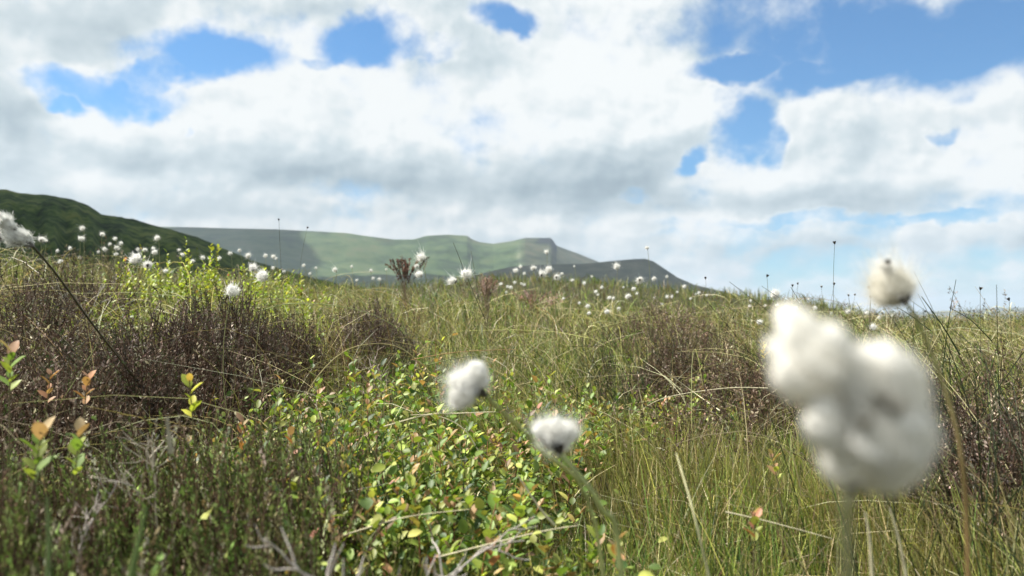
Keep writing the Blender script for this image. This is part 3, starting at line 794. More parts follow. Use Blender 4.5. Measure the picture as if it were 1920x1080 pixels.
dead_branch(100, 570, 1.9, .20, 'pale dead twigs sticking out of the dark heather at left', thick=.0016, n=3, col=(.45, .38, .32))
dead_branch(170, 520, 2.4, .22, 'bleached dead twigs glinting in the heather at far left', thick=.002, n=4, col=(.55, .5, .46))

# rush and sedge clumps: dark round stems
def rush_clump(px, r, n, h, rad, label, col=DKGREEN, lean=(0, 0), spread=.35, w=.0010, tipcol=None):
    c = ground_pt(px, r)
    t = empty('rush_clump', c, label, 'rush clump', 'rush clumps')
    b = c + np.stack([rng.normal(0, rad, n), rng.normal(0, rad, n), np.full(n, -.01)], -1)
    H = h * rng.uniform(.55, 1.1, n)
    ln = np.array(lean) + rng.normal(0, spread, (n, 2))
    tip = b + np.stack([ln[:, 0] * H, ln[:, 1] * H, H], -1)
    sag = np.stack([-ln[:, 0] * H * .2, -ln[:, 1] * H * .2, np.abs(rng.normal(0, .1, n)) * H], -1)
    mb = MB(); tubes(mb, bend(b, tip, sag, 8), w * (np.linspace(1, .15, 8) ** .6)[None] * np.exp(rng.normal(0, .2, (n, 1))), 3, pal([col, STRAW], [.88, .12], n))
    mb.build('stems', M_grass, t, c)
rush_clump(1880, 1.5, 90, .40, .12, 'dark green rushes crossing the skyline at the right edge', (.03, .05, .02), (-.25, 0), .45)
rush_clump(1800, 1.9, 60, .36, .10, 'dark rushes right of the creamy blurred tuft', (.035, .055, .02), (-.3, 0), .4)
rush_clump(1900, 1.0, 60, .27, .10, 'dark rushes low at the right edge', (.04, .06, .02), (-.1, 0), .4)
rush_clump(1180, 2.1, 70, .29, .05, 'fan of dark grass stems right of centre leaning left', (.05, .08, .025), (-.30, .1), .28)
rush_clump(1240, 2.5, 50, .31, .05, 'fan of dark grass stems beside the pale dry heather', (.05, .08, .025), (-.10, .1), .25)
rush_clump(830, 2.2, 60, .27, .06, 'fan of green stems under the pair of white tufts', (.07, .11, .03), (-.05, 0), .35)
rush_clump(900, 1.9, 50, .25, .06, 'straw and green stems in front of the pink heather sprig', (.10, .12, .04), (0, 0), .35)
rush_clump(650, .98, 60, .18, .05, 'deep green grass tuft in the dark hollow left of centre', (.03, .10, .025), (.1, 0), .35)
rush_clump(540, 1.15, 50, .21, .05, 'green grass tuft between bilberry and near heather', (.04, .11, .03), (.1, 0), .4)
rush_clump(240, 1.5, 36, .25, .05, 'dark stems beside the long slanting stem at left', (.05, .07, .03), (-.3, 0), .3)
rush_clump(760, .82, 50, .16, .05, 'green grass tuft below the bilberry at bottom centre', (.05, .12, .03), (.1, 0), .4)
rush_clump(40, 1.6, 40, .26, .06, 'dark green stems at the left edge', (.04, .06, .025), (-.3, 0), .35)

def stalk(pts, w, col, label, name='dry_grass_stalk', cat='grass stalk', mat=None):
    """one long stalk through picture points (px, py, depth); the first is its root end"""
    Q = np.array([at(*p) for p in pts])
    k = np.linspace(0, 1, len(Q)); s = np.linspace(0, 1, 22)
    # Catmull-Rom through the points
    out = []
    for u in s:
        i = min(int(u * (len(Q) - 1)), len(Q) - 2); f = u * (len(Q) - 1) - i
        p0, p1, p2, p3 = Q[max(i - 1, 0)], Q[i], Q[i + 1], Q[min(i + 2, len(Q) - 1)]
        out.append(.5 * ((2 * p1) + (-p0 + p2) * f + (2 * p0 - 5 * p1 + 4 * p2 - p3) * f * f + (-p0 + 3 * p1 - 3 * p2 + p3) * f ** 3))
    root = Q[0]
    mb = MB(); tubes(mb, np.array(out)[None], np.linspace(w, w * .45, 22)[None], 5, col)
    o = mb.build(name, mat or M_twig, None, root)
    tag(o, label, cat, 'single dry stalks')
TAN = (.42, .36, .17); OLV = (.20, .22, .08); DRK = (.06, .06, .03)
stalk([(560, 770, 1.3), (600, 700, 1.3), (660, 652, 1.35), (740, 648, 1.4), (800, 690, 1.4)], .0011, TAN, 'long tan grass stalk arching over the grey brown heather')
stalk([(800, 685, 1.3), (880, 668, 1.3), (980, 668, 1.35), (1060, 705, 1.35), (1120, 760, 1.35)], .0010, OLV, 'olive grass stalk arching behind the upper near white tuft')
stalk([(770, 675, 1.4), (860, 660, 1.4), (970, 655, 1.4)], .0009, (.34, .22, .10), 'brown grass stalk lying just above the upper near white tuft')
stalk([(720, 800, 1.0), (800, 778, 1.0), (860, 775, 1.0), (930, 772, 1.0)], .0010, PALE, 'pale stalk lying under the upper near white tuft')
stalk([(905, 860, 1.0), (870, 805, 1.0), (820, 780, 1.0), (770, 778, 1.0)], .0009, PALE, 'pale stalk curving down from beneath the upper near tuft')
stalk([(480, 585, 2.0), (540, 570, 2.0), (620, 572, 2.0), (700, 590, 2.0), (770, 630, 2.0)], .0013, (.30, .34, .14), 'long greenish stalk arching above the small dark heather bush')
stalk([(970, 890, .7), (1010, 950, .7), (1040, 985, .7)][::-1], .0013, PALE, 'short pale stalk left of the lower near tuft stem')
stalk([(640, 1005, .75), (760, 970, .75), (880, 955, .75)], .0008, PALE, 'pale straight stalk crossing above the forked bleached twig')
stalk([(820, 1045, .72), (1000, 1000, .72), (1085, 985, .72)], .0008, PALE, 'pale straight stalk lying at bottom centre')
stalk([(1360, 960, .8), (1440, 978, .8), (1560, 1010, .8)], .0009, PALE, 'pale bent stalk in the grass below the blurred tuft')
stalk([(1350, 770, 1.4), (1300, 735, 1.5), (1240, 690, 1.5)], .0010, PALE, 'pale stalk at the foot of the brown heather bush')
stalk([(1440, 728, 1.5), (1360, 728, 1.5), (1250, 745, 1.5), (1200, 770, 1.5)], .0011, PALE, 'long pale stalk lying before the brown heather bush')
stalk([(1330, 1085, .6), (1300, 960, .6), (1268, 850, .65)], .0010, (.5, .48, .28), 'upright pale stalk left of the blurred tuft')
stalk([(1635, 1085, .5), (1630, 1010, .5), (1622, 960, .5)], .0011, PALE, 'thick pale stalk under the blurred tuft, left of a pair')
stalk([(1700, 1085, .55), (1685, 1010, .55), (1668, 952, .55)], .0010, PALE, 'pale stalk under the blurred tuft, right of a pair')
stalk([(85, 800, 1.1), (130, 730, 1.1), (180, 650, 1.15)], .0008, OLV, 'olive stalk slanting up through the brown heather at left')
stalk([(230, 640, 2.0), (150, 600, 2.0), (60, 590, 2.0), (-20, 592, 2.0)], .0011, (.14, .17, .07), 'dark green stalk arching across the heather at the left edge')
stalk([(910, 600, 1.9), (880, 530, 1.9), (850, 455, 1.9)], .0010, DRK, 'dark bare stalk rising past the pair of white tufts')
stalk([(900, 570, 2.2), (890, 510, 2.2), (883, 470, 2.2)], .0008, (.12, .12, .07), 'faint bare stalk right of the dark one at centre')
stalk([(1800, 665, 1.2), (1770, 615, 1.2), (1728, 556, 1.2)], .0013, (.04, .07, .025), 'dark green rush blade slanting right of the creamy tuft')
stalk([(1745, 620, 1.2), (1705, 590, 1.2), (1680, 575, 1.2)], .0009, (.05, .08, .03), 'short dark rush blade just under the creamy tuft')
stalk([(1860, 640, 1.3), (1820, 600, 1.3), (1780, 577, 1.3)], .0010, (.05, .06, .03), 'dark bent blade on the right skyline')
stalk([(90, 1085, .42), (92, 1020, .42), (88, 930, .42)], .0016, (.12, .17, .06), 'blurred green blade close by the lower left corner')
stalk([(245, 1085, .40), (262, 1010, .40), (275, 950, .40)], .0018, (.11, .16, .05), 'blurred green blade standing at lower left')
stalk([(320, 850, .5), (316, 815, .5), (313, 782, .5)], .0018, (.33, .30, .22), 'blurred grey green stalk in the near heather')

# ------------------------------------------------------------------ cotton grass
def star(lobes, d):
    r = np.zeros(len(d))
    for o, q in lobes:
        o = np.asarray(o); b = d @ o; disc = q * q - o @ o + b * b
        r = np.maximum(r, np.where(disc > 0, b + np.sqrt(np.maximum(disc, 0)), 0))
    return r
def fluff_mesh(lobes, centre, axis, nh, hw, hl=.16, frizz=.10, col=(.95, .94, .90), ragged=0.0, core=.82, lump=.28):
    """seed cotton: soft body with fine silky hairs combed from the bud (origin) towards the tip"""
    centre = np.asarray(centre, float); axis = unit(np.asarray(axis, float))
    mb = MB()
    nu, nv = 36, 22
    u, v = np.meshgrid(np.linspace(0, 2 * np.pi, nu, endpoint=False), np.linspace(.03, np.pi - .03, nv))
    d = np.stack([np.sin(v) * np.cos(u), np.sin(v) * np.sin(u), np.cos(v)], -1).reshape(-1, 3)
    rr = star(lobes, d)
    s = np.median(rr)
    sd = rng.uniform(0, 50); nz = fbm(d[:, 0] * 2.4 + d[:, 2] * 2.2 + sd, d[:, 1] * 2.7 - d[:, 2] * 1.8 + 3, 4) - .15
    V = centre + d * (rr * core + s * lump * nz)[:, None]
    i, j = np.meshgrid(np.arange(nv - 1), np.arange(nu), indexing='ij')
    Fq = np.stack([i * nu + j, i * nu + (j + 1) % nu, (i + 1) * nu + (j + 1) % nu, (i + 1) * nu + j], -1).reshape(-1, 4)[:, ::-1]
    mb.add(V, Fq, col)
    mb.add(V[:nu].mean(0)[None], np.zeros((0, 3), int), col); k = mb.n - 1
    mb.f.append(np.array([[q, (q + 1) % nu, k] for q in range(nu)]))
    mb.add(V[-nu:].mean(0)[None], np.zeros((0, 3), int), col); k = mb.n - 1; b = (nv - 1) * nu
    mb.f.append(np.array([[b + (q + 1) % nu, b + q, k] for q in range(nu)]))
    e = unit(rng.normal(size=(nh, 3)))
    e0 = unit(e - .45 * axis + rng.normal(0, .12, (nh, 3)))
    rad = star(lobes, e); rad0 = star(lobes, e0)
    st = centre + e0 * (rad0 * .80)[:, None]
    ln = np.exp(rng.normal(0, .35, nh)) * hl * s * (1 + ragged * (rng.random(nh) < .25) * 2)
    clump = .12 * fbm(e[:, 0] * 3 + sd, e[:, 1] * 3 + e[:, 2] * 2.5, 3)
    en = centre + e * (rad * (.93 + clump))[:, None] + unit(e + .8 * axis + .5 * np.stack([fbm(e[:, 0] * 4 + sd, e[:, 1] * 4, 2), fbm(e[:, 1] * 4 + sd, e[:, 2] * 4, 2), fbm(e[:, 2] * 4, e[:, 0] * 4 + sd, 2)], -1) + rng.normal(0, .4, (nh, 3))) * ln[:, None]
    mid = centre + unit(e + e0) * ((rad + rad0) * .53)[:, None] - (st + en) / 2
    Pn = bend(st, en, mid + rng.normal(0, frizz * .4 * s, (nh, 3)), 6)
    tubes(mb, Pn, hw * np.linspace(1, .35, 6)[None], 2, np.asarray(col) * np.exp(rng.normal(0, .05, (nh, 1))))
    return mb
def bud_mesh(s, axis, col=(.055, .045, .035), n=11):
    """dark papery scales clasping the foot of the tuft"""
    mb = MB(); axis = unit(np.asarray(axis, float))
    a = unit(np.cross(axis, [.3, .9, .1])); b = np.cross(axis, a)
    ph = np.arange(n) * 2.4
    d = unit(axis + .75 * (np.cos(ph)[:, None] * a + np.sin(ph)[:, None] * b) * np.linspace(.5, 1.2, n)[:, None])
    nrm = -(np.cos(ph)[:, None] * a + np.sin(ph)[:, None] * b) + .2 * axis
    leaves(mb, np.repeat(-axis[None] * s * .05, n, 0), d, nrm, s * np.linspace(1.0, .6, n), np.asarray(col) * np.exp(rng.normal(0, .3, (n, 1))), 1.0)
    tubes(mb, (axis[None] * np.linspace(-.15, .45, 6)[:, None] * s)[None], s * np.array([[.08, .2, .26, .24, .16, .05]]), 8, col)
    return mb

def curve_stem(pts, S=18):
    Q = np.asarray(pts, float); out = []
    for u in np.linspace(0, 1, S):
        i = min(int(u * (len(Q) - 1)), len(Q) - 2); f = u * (len(Q) - 1) - i
        p0, p1, p2, p3 = Q[max(i - 1, 0)], Q[i], Q[i + 1], Q[min(i + 2, len(Q) - 1)]
        out.append(.5 * ((2 * p1) + (-p0 + p2) * f + (2 * p0 - 5 * p1 + 4 * p2 - p3) * f * f + (-p0 + 3 * p1 - 3 * p2 + p3) * f ** 3))
    return np.array(out)

def near_cotton(head, way, lobes, centre, axis, label, nh, hw, budsize, budaxis, stemw, stemcols, col=(.95, .94, .90), ragged=.3, budcol=(.055, .045, .035), rootxy=None, hl=.16, core=.86, lump=.28):
    """head: foot of the tuft in the world; way: picture points the stem passes, down to its root"""
    pts = [head] + [at(*w) for w in way]
    last = pts[-1]
    g = float(ground(last[0], last[1]))
    if last[2] > g: pts.append(np.array([last[0] + (last[0] - pts[-2][0]) * .4, last[1], g - .01]))
    pts = pts[::-1]; root = pts[0]
    t = empty('cotton_grass_plant', root, label, 'cotton grass', 'near cotton grass heads')
    C_ = curve_stem(pts, 24)
    sm = MB()
    k = np.linspace(0, 1, 24)[:, None]
    sc = np.asarray(stemcols[0]) * (1 - k) + np.asarray(stemcols[1]) * k
    tubes(sm, C_[None], np.linspace(stemw, stemw * .75, 24)[None], 7, sc[None]); sm.build('stem', M_grass, t, root)
    f = fluff_mesh(lobes, centre, axis, nh, hw, col=col, ragged=ragged, hl=hl, core=core, lump=lump).build('fluff', M_fluff, t); f.location = tuple(head - root)
    b = bud_mesh(budsize, budaxis, budcol).build('bud_scales', M_scale, t); b.location = tuple(head - root)
    return t

mm = .001
# upper near tuft, blown to the left
d0 = .42; s0 = d0 / F_PX
near_cotton(at(912, 742, d0), [(945, 775, d0 + .02), (1005, 835, d0 + .06), (1120, 1000, d0 + .12)],
            [((0, 0, 0), 24 * s0), ((18 * s0, 0, 22 * s0), 20 * s0), ((-18 * s0, 0, -26 * s0), 19 * s0), ((24 * s0, 2 * mm, 2 * s0), 15 * s0), ((-22 * s0, 0, 8 * s0), 14 * s0), ((-2 * s0, -3 * mm, -12 * s0), 22 * s0)],
            (-36 * s0, 5 * mm, 20 * s0), (-.8, 0, .2), 'white cotton grass tuft near centre blown left, upper of the two near ones', 3000, .00010, .0065, (-.8, 0, .5), .0013, [(.44, .46, .20), (.34, .36, .17)], ragged=1.2, hl=.24, lump=.34, core=.92)
# lower near tuft
near_cotton(at(1050, 850, d0), [(1075, 880, d0), (1125, 950, d0 + .01), (1165, 1085, d0 + .02)],
            [((0, 0, 0), 25 * s0), ((-26 * s0, 0, 10 * s0), 17 * s0), ((23 * s0, 0, 12 * s0), 17 * s0), ((10 * s0, 0, -16 * s0), 18 * s0), ((-6 * s0, -2 * mm, 16 * s0), 17 * s0), ((34 * s0, 0, 0), 12 * s0)],
            (-8 * s0, 6 * mm, 30 * s0), (-.3, .1, .9), 'white cotton grass tuft with a dark foot below centre, lower of the two near ones', 3000, .00010, .0075, (-.25, -.2, .95), .0017, [(.46, .50, .22), (.40, .43, .20)], ragged=1.2, hl=.24, lump=.34, core=.92)
# second stem from behind the lower tuft
# big blurred tuft
d1 = .150; s1_ = d1 / F_PX
P1 = lambda dx_, dz_, dy_=0.0: np.array([dx_ * s1_, dy_ * mm, dz_ * s1_])
giant = near_cotton(at(1600, 925, d1), [(1592, 960, d1), (1590, 1090, d1 + .01)],
            [((0, 0, 0), 92 * s1_), (P1(32, 20), 78 * s1_), (P1(-48, -28), 62 * s1_)], P1(48, 98), (.2, -.1, 1),
            'very large out of focus white cotton grass tuft close to the lens at right', 1300, .00007, .004, (0, 0, 1), .0011, [(.24, .25, .14), (.16, .16, .09)], ragged=.1, hl=.14, core=.95, col=(.94, .92, .86))
def more(lobes, centre, axis, n):
    f = fluff_mesh(lobes, centre, axis, n, .00007, col=(.94, .92, .86), ragged=.1, hl=.14, core=.95).build('fluff', M_fluff, giant)
    f.location = tuple(at(1600, 925, d1) - np.array(giant.location))
more([((0, 0, 0), 80 * s1_), (P1(-24, 40), 56 * s1_), (P1(-40, 80), 34 * s1_), (P1(36, -30), 62 * s1_)], P1(-62, 238, 3), (-.5, 0, 1), 1100)
more([((0, 0, 0), 74 * s1_), (P1(-44, 10), 62 * s1_), (P1(30, -24), 62 * s1_)], P1(62, 208, 2), (.4, 0, 1), 1000)
more([((0, 0, 0), 38 * s1_), (P1(-4, 24), 32 * s1_), (P1(20, -30), 32 * s1_)], P1(-58, 126, -2), (-.2, 0, 1), 500)
for q in (P1(22, 168, -7), P1(44, 150, -7.5), P1(-14, 128, -8)):
    b = bud_mesh(.0038, (0, 0, 1), (.30, .28, .24)).build('bud_scales', M_scale, giant); b.location = tuple(at(1600, 925, d1) + q - np.array(giant.location))
# creamy tuft on the skyline with a ragged tip
d2 = .40; s2_ = d2 / F_PX
cream = near_cotton(at(1698, 568, d2), [(1722, 605, d2), (1772, 730, d2), (1803, 860, d2), (1816, 1085, d2 + .01)],
            [((0, 0, 0), 33 * s2_), ((-10 * s2_, 0, 10 * s2_), 27 * s2_), ((14 * s2_, 0, 2 * s2_), 24 * s2_), ((-12 * s2_, 0, 30 * s2_), 13 * s2_), ((-14 * s2_, 0, -12 * s2_), 22 * s2_)],
            (-15 * s2_, 6 * mm, 28 * s2_), (-.25, 0, 1), 'creamy white cotton grass tuft on the right skyline with a thin ragged tip', 2600, .00010, .0080, (-.4, -.3, .85), .0011, [(.40, .22, .11), (.30, .34, .13)], col=(.92, .89, .80), ragged=1.2, hl=.38)
f = fluff_mesh([((0, 0, 0), 9 * s2_), ((-10 * s2_, 0, 7 * s2_), 6 * s2_), ((8 * s2_, 0, -10 * s2_), 7 * s2_)], (-32 * s2_, 2 * mm, 68 * s2_), (-.5, 0, .8), 500, .00014, hl=.6, ragged=1.5, core=.7).build('fluff', M_fluff, cream)
f.location = tuple(at(1698, 568, d2) - np.array(cream.location))
f = bud_mesh(.0035, (-.6, -.2, .5), n=8).build('bud_scales', M_scale, cream); f.location = tuple(at(1668, 494, d2 - .003) - np.array(cream.location))
# ragged grey tufts at the left edge
d3 = .85; s3 = d3 / F_PX
rag = near_cotton(at(62, 462, d3), [(110, 520, d3 + .05), (175, 610, d3 + .2), (245, 700, d3 + .42), (285, 760, d3 + .5)],
            [((0, 0, 0), 11 * s3), ((-10 * s3, 0, 8 * s3), 10 * s3), ((8 * s3, 0, -9 * s3), 8 * s3), ((-18 * s3, 0, 14 * s3), 7 * s3)],
            (-16 * s3, 0, 16 * s3), (-.8, 0, .6), 'ragged grey white cotton grass tufts cut by the left edge', 900, .00035, .010, (-.85, 0, .5), .0016, [(.10, .09, .05), (.07, .06, .04)], col=(.86, .86, .82), ragged=1.4, hl=.2, budcol=(.12, .11, .10), core=.75)
for ox, oz, L, n_ in ((-52, 46, 26, 900), (-38, 14, 20, 700), (-78, 24, 24, 600)):
    lob = [((0, 0, 0), 12 * s3), ((-L * .5 * s3, 0, L * .45 * s3), 10 * s3), ((L * .5 * s3, 0, -L * .35 * s3), 9 * s3), ((-L * .9 * s3, 0, L * .8 * s3), 5 * s3)]
    f = fluff_mesh(lob, (ox * s3, rng.normal(0, .003), oz * s3), (-.8, 0, .6), n_, .00035, hl=.2, col=(.86, .86, .82), ragged=1.4, core=.75).build('fluff', M_fluff, rag)
    f.location = tuple(at(62, 462, d3) - np.array(rag.location))
    b = bud_mesh(.009, (-.8, 0, .5), (.12, .11, .10)).build('bud_scales', M_scale, rag); b.location = tuple(at(62, 462, d3) + np.array([(ox + L * .7) * s3, 0, (oz - L * .5) * s3]) - np.array(rag.location))

# prototypes for the tufts further off: unit diameter, foot at the origin
def proto_lobes(k):
    L = [((0, 0, 0), .40)]
    for _ in range(5):
        o = unit(rng.normal(size=3)) * rng.uniform(.1, .24); L.append((o, rng.uniform(.18, .30)))
    if k % 3 == 2: L.append((np.array([-.38, 0, rng.uniform(-.1, .2)]), .16))
    return L
FL = []
for k in range(7):
    ax = (rng.uniform(-.5, 0), 0, 1)
    FL.append(fluff_mesh(proto_lobes(k), (-.10 + .05 * rng.normal(), 0, .38), ax, 420, .012, hl=.33, ragged=1.2, core=.74).mesh('fluff', M_fluff))
BUD = [bud_mesh(.34, (-.2, -.1, 1)).mesh('bud_scales', M_scale), bud_mesh(.34, (-.2, -.1, 1), (.10, .085, .06)).mesh('bud_scales', M_scale)]
def find_depth(px, py, size, real=.023, want=(.24, .46)):
    best = None
    nominal = real * F_PX / size
    for k in np.linspace(.55, 1.5, 40):
        p = at(px, py, nominal * k); hgt = p[2] - float(ground(p[0], p[1]))
        cost = max(want[0] - hgt, 0) * 8 + max(hgt - want[1], 0) * 8 + abs(math.log(k))
        if best is None or cost < best[0]: best = (cost, nominal * k)
    return best[1]
def cotton(px, py, size, label, group, lean=None, bud_only=False, spent=False):
    real = .023 if not bud_only else .010
    dep = find_depth(px, py, size, real)
    h = at(px, py, dep); Dm = size * dep / F_PX
    foot = h - np.array([-.06, 0, .38]) * Dm * (0 if bud_only else 1)
    lx = (rng.normal(.05, .06) if lean is None else lean)
    hg = foot[2] - float(ground(foot[0], foot[1]))
    rx, ry = foot[0] + lx * max(hg, .1), foot[1] + rng.normal(0, .03)
    root = np.array([rx, ry, float(ground(rx, ry)) - .01])
    t = empty('cotton_grass_plant' if not bud_only else 'seed_stalk', root, label, 'cotton grass' if not bud_only else 'seed stalk', group)
    sm = MB(); sag = np.array([[rng.normal(0, .02), 0, abs(foot[2] - root[2]) * .10]])
    sag[0, 0] -= lx * .15
    w = max(.0008, dep * .00030) if not bud_only else max(.0006, dep * .00018)
    tubes(sm, bend(root[None], foot[None], sag, 9), np.linspace(w, w * .7, 9)[None], 5, np.array([.30, .30, .14]) if not bud_only else np.array([.10, .09, .06]))
    sm.build('stem', M_grass, t, root)
    if not bud_only:
        f = bpy.data.objects.new('fluff', FL[rng.integers(len(FL))]); scene.collection.objects.link(f); f.parent = t
        f.location = tuple(foot - root); f.scale = (Dm * rng.uniform(.8, 1.15), Dm, Dm * rng.uniform(.8, 1.2)); f.rotation_euler = (rng.normal(0, .3), rng.normal(-.3, .35), rng.normal(0, .8))
    b = bpy.data.objects.new('bud_scales', BUD[0 if bud_only else rng.integers(2)]); scene.collection.objects.link(b); b.parent = t
    q = Dm if not bud_only else Dm * 2.6
    b.location = tuple(foot - root); b.scale = (q, q, q); b.rotation_euler = (rng.normal(0, .3), rng.normal(0, .2), rng.uniform(0, 6.28))
    if bud_only and not spent:
        f = bpy.data.objects.new('fluff', FL[rng.integers(len(FL))]); scene.collection.objects.link(f); f.parent = t
        q = Dm * .5; f.location = tuple(foot - root + np.array([0, 0, Dm * .5])); f.scale = (q * .7, q * .7, q)
    return t

G1 = 'cotton grass tufts across the moor'
for px, py, s, lean, lab in [
    (793, 483, 19, .30, 'round white tuft on a long pale stem leaning right, high at centre'),
    (789, 513, 15, .0, 'white tuft with dark foot just below the round one at centre'),
    (782, 498, 9, .0, 'small white tuft between the round one and the dark footed one at centre'),
    (852, 523, 20, .25, 'left and lower of the pair of white tufts beside the pink heather'),
    (874, 513, 21, .05, 'right and upper of the pair of white tufts beside the pink heather'),
    (257, 483, 24, .15, 'large white tuft at left, upper of two touching the slope of the dark hill'),
    (276, 493, 18, .0, 'white tuft at left just right of and below the largest one'),
    (496, 516, 24, -.1, 'ragged white tuft at left, right of one on a pale upright stem'),
    (473, 502, 17, -.05, 'round white tuft on a pale upright stem left of a ragged one'),
    (432, 543, 27, .1, 'ragged white tuft pointing right above the dark heather clump'),
    (1000, 502, 12, 0, 'white tuft in the row under the mountain, left of the two biggest'),
    (1015, 512, 15, 0, 'white tuft in the row under the mountain, lower of the two biggest'),
    (1032, 504, 15, 0, 'white tuft in the row under the mountain, upper of the two biggest'),
    (1042, 516, 13, 0, 'white tuft at the right end of the row under the mountain'),
    (1025, 473, 8, 0, 'small white tuft high against the mountain peak'),
    (1157, 500, 13, -.05, 'white tuft with dark foot against the shadowed hill'),
    (1199, 521, 14, -.02, 'round white tuft under the end of the shadowed hill'),
    (1228, 522, 9, 0, 'greyish tuft with dark foot at the end of the shadowed hill'),
    (1214, 464, 8, 0, 'white tuft with dark foot standing above the shadowed hill against the sky'),
    (1453, 553, 18, .2, 'soft creamy tuft on the skyline left of the big blurred one'),
    (1592, 583, 10, 0, 'white tuft on the right skyline left of the creamy blurred one'),
    (1423, 604, 11, 0, 'white tuft in the grass just left of the big blurred one'),
    (1633, 613, 14, .1, 'ragged white tuft with dark foot under the right skyline'),
    (297, 446, 10, 0, 'lone white tuft against the slope of the dark hill'),
    (190, 439, 10, 0, 'lone white tuft high against the dark hill'),
    (157, 428, 9, 0, 'topmost white tuft against the dark hill'),
    (150, 447, 11, 0, 'white tuft just below the topmost one on the dark hill'),
    (76, 448, 13, 0, 'white tuft right of the ragged tuft at the left edge'),
    (1104, 573, 8, 0, 'small creamy tuft in the grass left of the dark stems')]:
    cotton(px, py, s, lab, G1, lean)
ORD = ['first', 'second', 'third', 'fourth', 'fifth', 'sixth', 'seventh', 'eighth', 'ninth', 'tenth', 'eleventh', 'twelfth', 'thirteenth', 'fourteenth', 'fifteenth', 'sixteenth', 'seventeenth', 'eighteenth', 'nineteenth', 'twentieth']
def row(pts, where):
    for k, (px, py, s) in enumerate(sorted(pts)):
        cotton(px, py, s, 'small white tuft, %s from left %s' % (ORD[k], where), G1)
row([(218, 447, 8), (228, 456, 8), (208, 457, 6), (217, 464, 9), (199, 467, 8), (219, 476, 8), (134, 464, 8), (87, 451, 6), (105, 470, 6), (16, 450, 7), (115, 490, 8), (150, 483, 6), (186, 472, 5)], 'among those before the dark hill')
row([(261, 466, 7), (272, 468, 9), (291, 473, 11), (286, 466, 7), (312, 507, 10), (337, 468, 6), (340, 478, 8), (361, 489, 8), (381, 484, 8), (394, 484, 7), (412, 484, 8), (433, 475, 7), (322, 509, 6)], 'among those below the hill slope at left')
row([(449, 468, 7), (466, 480, 10), (498, 480, 7), (513, 481, 7), (519, 484, 5), (532, 508, 6), (513, 502, 6), (571, 497, 6), (592, 502, 5), (581, 512, 5), (630, 506, 9), (660, 500, 5), (670, 525, 5), (695, 507, 6), (700, 522, 6), (712, 524, 6), (724, 505, 4)], 'among those before the valley')
row([(977, 500, 7), (968, 507, 9), (983, 513, 6), (1054, 513, 6), (940, 532, 7), (957, 539, 7), (966, 530, 5), (977, 532, 5), (983, 534, 6), (952, 538, 5), (1077, 499, 4), (1074, 525, 6), (1097, 531, 7), (1110, 518, 4), (950, 548, 5)], 'among those below the mountain peak')
row([(1188, 540, 8), (1179, 555, 10), (1118, 546, 7), (1130, 538, 7), (1138, 585, 9), (1158, 577, 7), (1143, 558, 8), (1150, 560, 6), (1170, 538, 4), (1057, 559, 6), (1088, 567, 6), (1105, 587, 7), (1122, 552, 5), (1196, 550, 6)], 'among those in the grass right of centre')
row([(1251, 557, 7), (1260, 557, 6), (1227, 558, 5), (1252, 518, 5), (1284, 536, 7), (1295, 560, 5), (1312, 549, 6), (1325, 553, 5), (1305, 551, 4), (1270, 548, 4), (1240, 570, 5)], 'among those beyond the pale dry heather')
row([(1405, 574, 6), (1436, 573, 5), (1458, 572, 6), (1410, 563, 5), (1492, 577, 8), (1531, 576, 8), (1500, 567, 4), (1559, 588, 5), (1625, 585, 8), (1649, 596, 6), (1380, 590, 5), (1517, 560, 4)], 'among those under the right skyline')
G2 = 'dark spent seed stalks on the skyline'
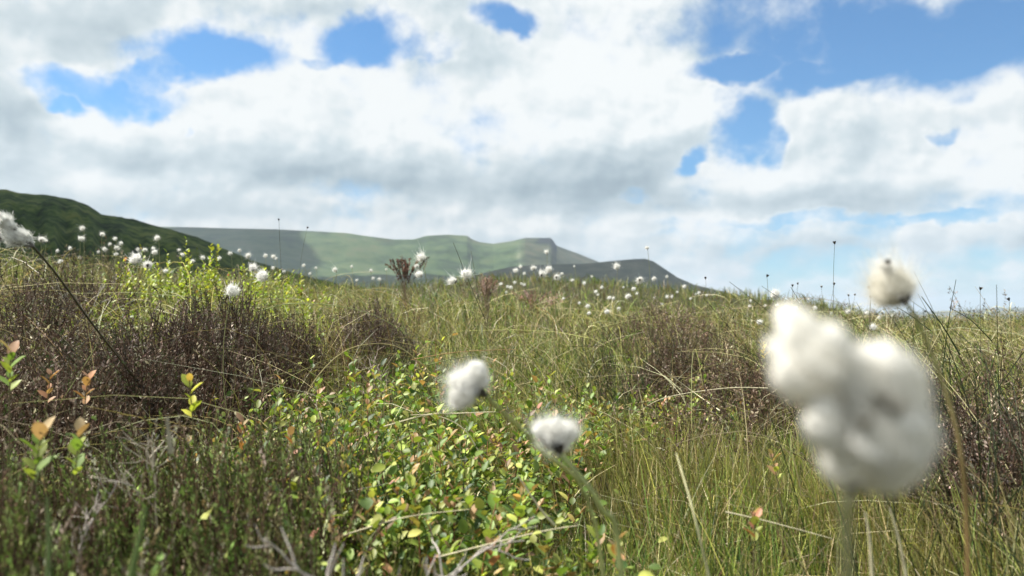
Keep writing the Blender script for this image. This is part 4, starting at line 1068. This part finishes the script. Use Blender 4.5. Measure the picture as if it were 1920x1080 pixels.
for px, py, s, lab in [
    (1565, 457, 8, 'tall dark seed stalk on the right, highest above the skyline'),
    (1438, 519, 7, 'dark seed stalk above the soft creamy tuft'),
    (1323, 523, 6, 'small dark seed stalk at the foot of the shadowed hill slope'),
    (1486, 537, 6, 'dark seed stalk, left of a close pair on the skyline'),
    (1496, 533, 5, 'faint seed stalk, right of a close pair on the skyline'),
    (1540, 539, 5, 'thin dark seed stalk left of the white capped one'),
    (1564, 534, 6, 'dark seed stalk capped with white below the tallest one'),
    (1591, 555, 5, 'short seed stalk right of the white capped one'),
    (1603, 554, 5, 'short seed stalk midway to the creamy blurred tuft'),
    (1632, 558, 8, 'dark seed stalk beside the creamy blurred tuft, the lower one'),
    (1633, 542, 10, 'dark seed stalk beside the creamy blurred tuft, the upper one'),
    (1838, 543, 8, 'dark round seed stalk above the rushes at right'),
    (1892, 563, 8, 'dark seed stalk in the rushes near the right edge'),
    (1734, 585, 5, 'tiny seed stalk on the skyline right of the creamy blurred tuft'),
    (523, 413, 5, 'high thin seed stalk against the sky above the ridge at left'),
    (576, 428, 5, 'thin seed stalk crossing the ridge line at left')]:
    cotton(px, py, s, lab, G2, None, True, spent=('white' not in lab))

# ------------------------------------------------------------------ haze
HAZE = 6.5e-5
bm_v = [(x, y, z) for z in (-190, 480) for x, y in ((-26000, -26000), (26000, -26000), (26000, 26000), (-26000, 26000))]
hm = bpy.data.meshes.new('haze'); hm.from_pydata(bm_v, [], [(3, 2, 1, 0), (4, 5, 6, 7), (0, 1, 5, 4), (1, 2, 6, 5), (2, 3, 7, 6), (3, 0, 4, 7)])
hz = bpy.data.objects.new('haze', hm); scene.collection.objects.link(hz)
mh = bpy.data.materials.new('thin_air'); mh.use_nodes = True
mh.node_tree.nodes.clear()
ov = mh.node_tree.nodes.new('ShaderNodeOutputMaterial'); pv = mh.node_tree.nodes.new('ShaderNodeVolumePrincipled')
pv.inputs['Color'].default_value = (.72, .84, 1, 1); pv.inputs['Density'].default_value = HAZE; pv.inputs['Anisotropy'].default_value = .2
mh.node_tree.links.new(pv.outputs[0], ov.inputs['Volume'])
hm.materials.append(mh)
tag(hz, 'thin blue haze over the far hills', 'haze', kind='stuff')
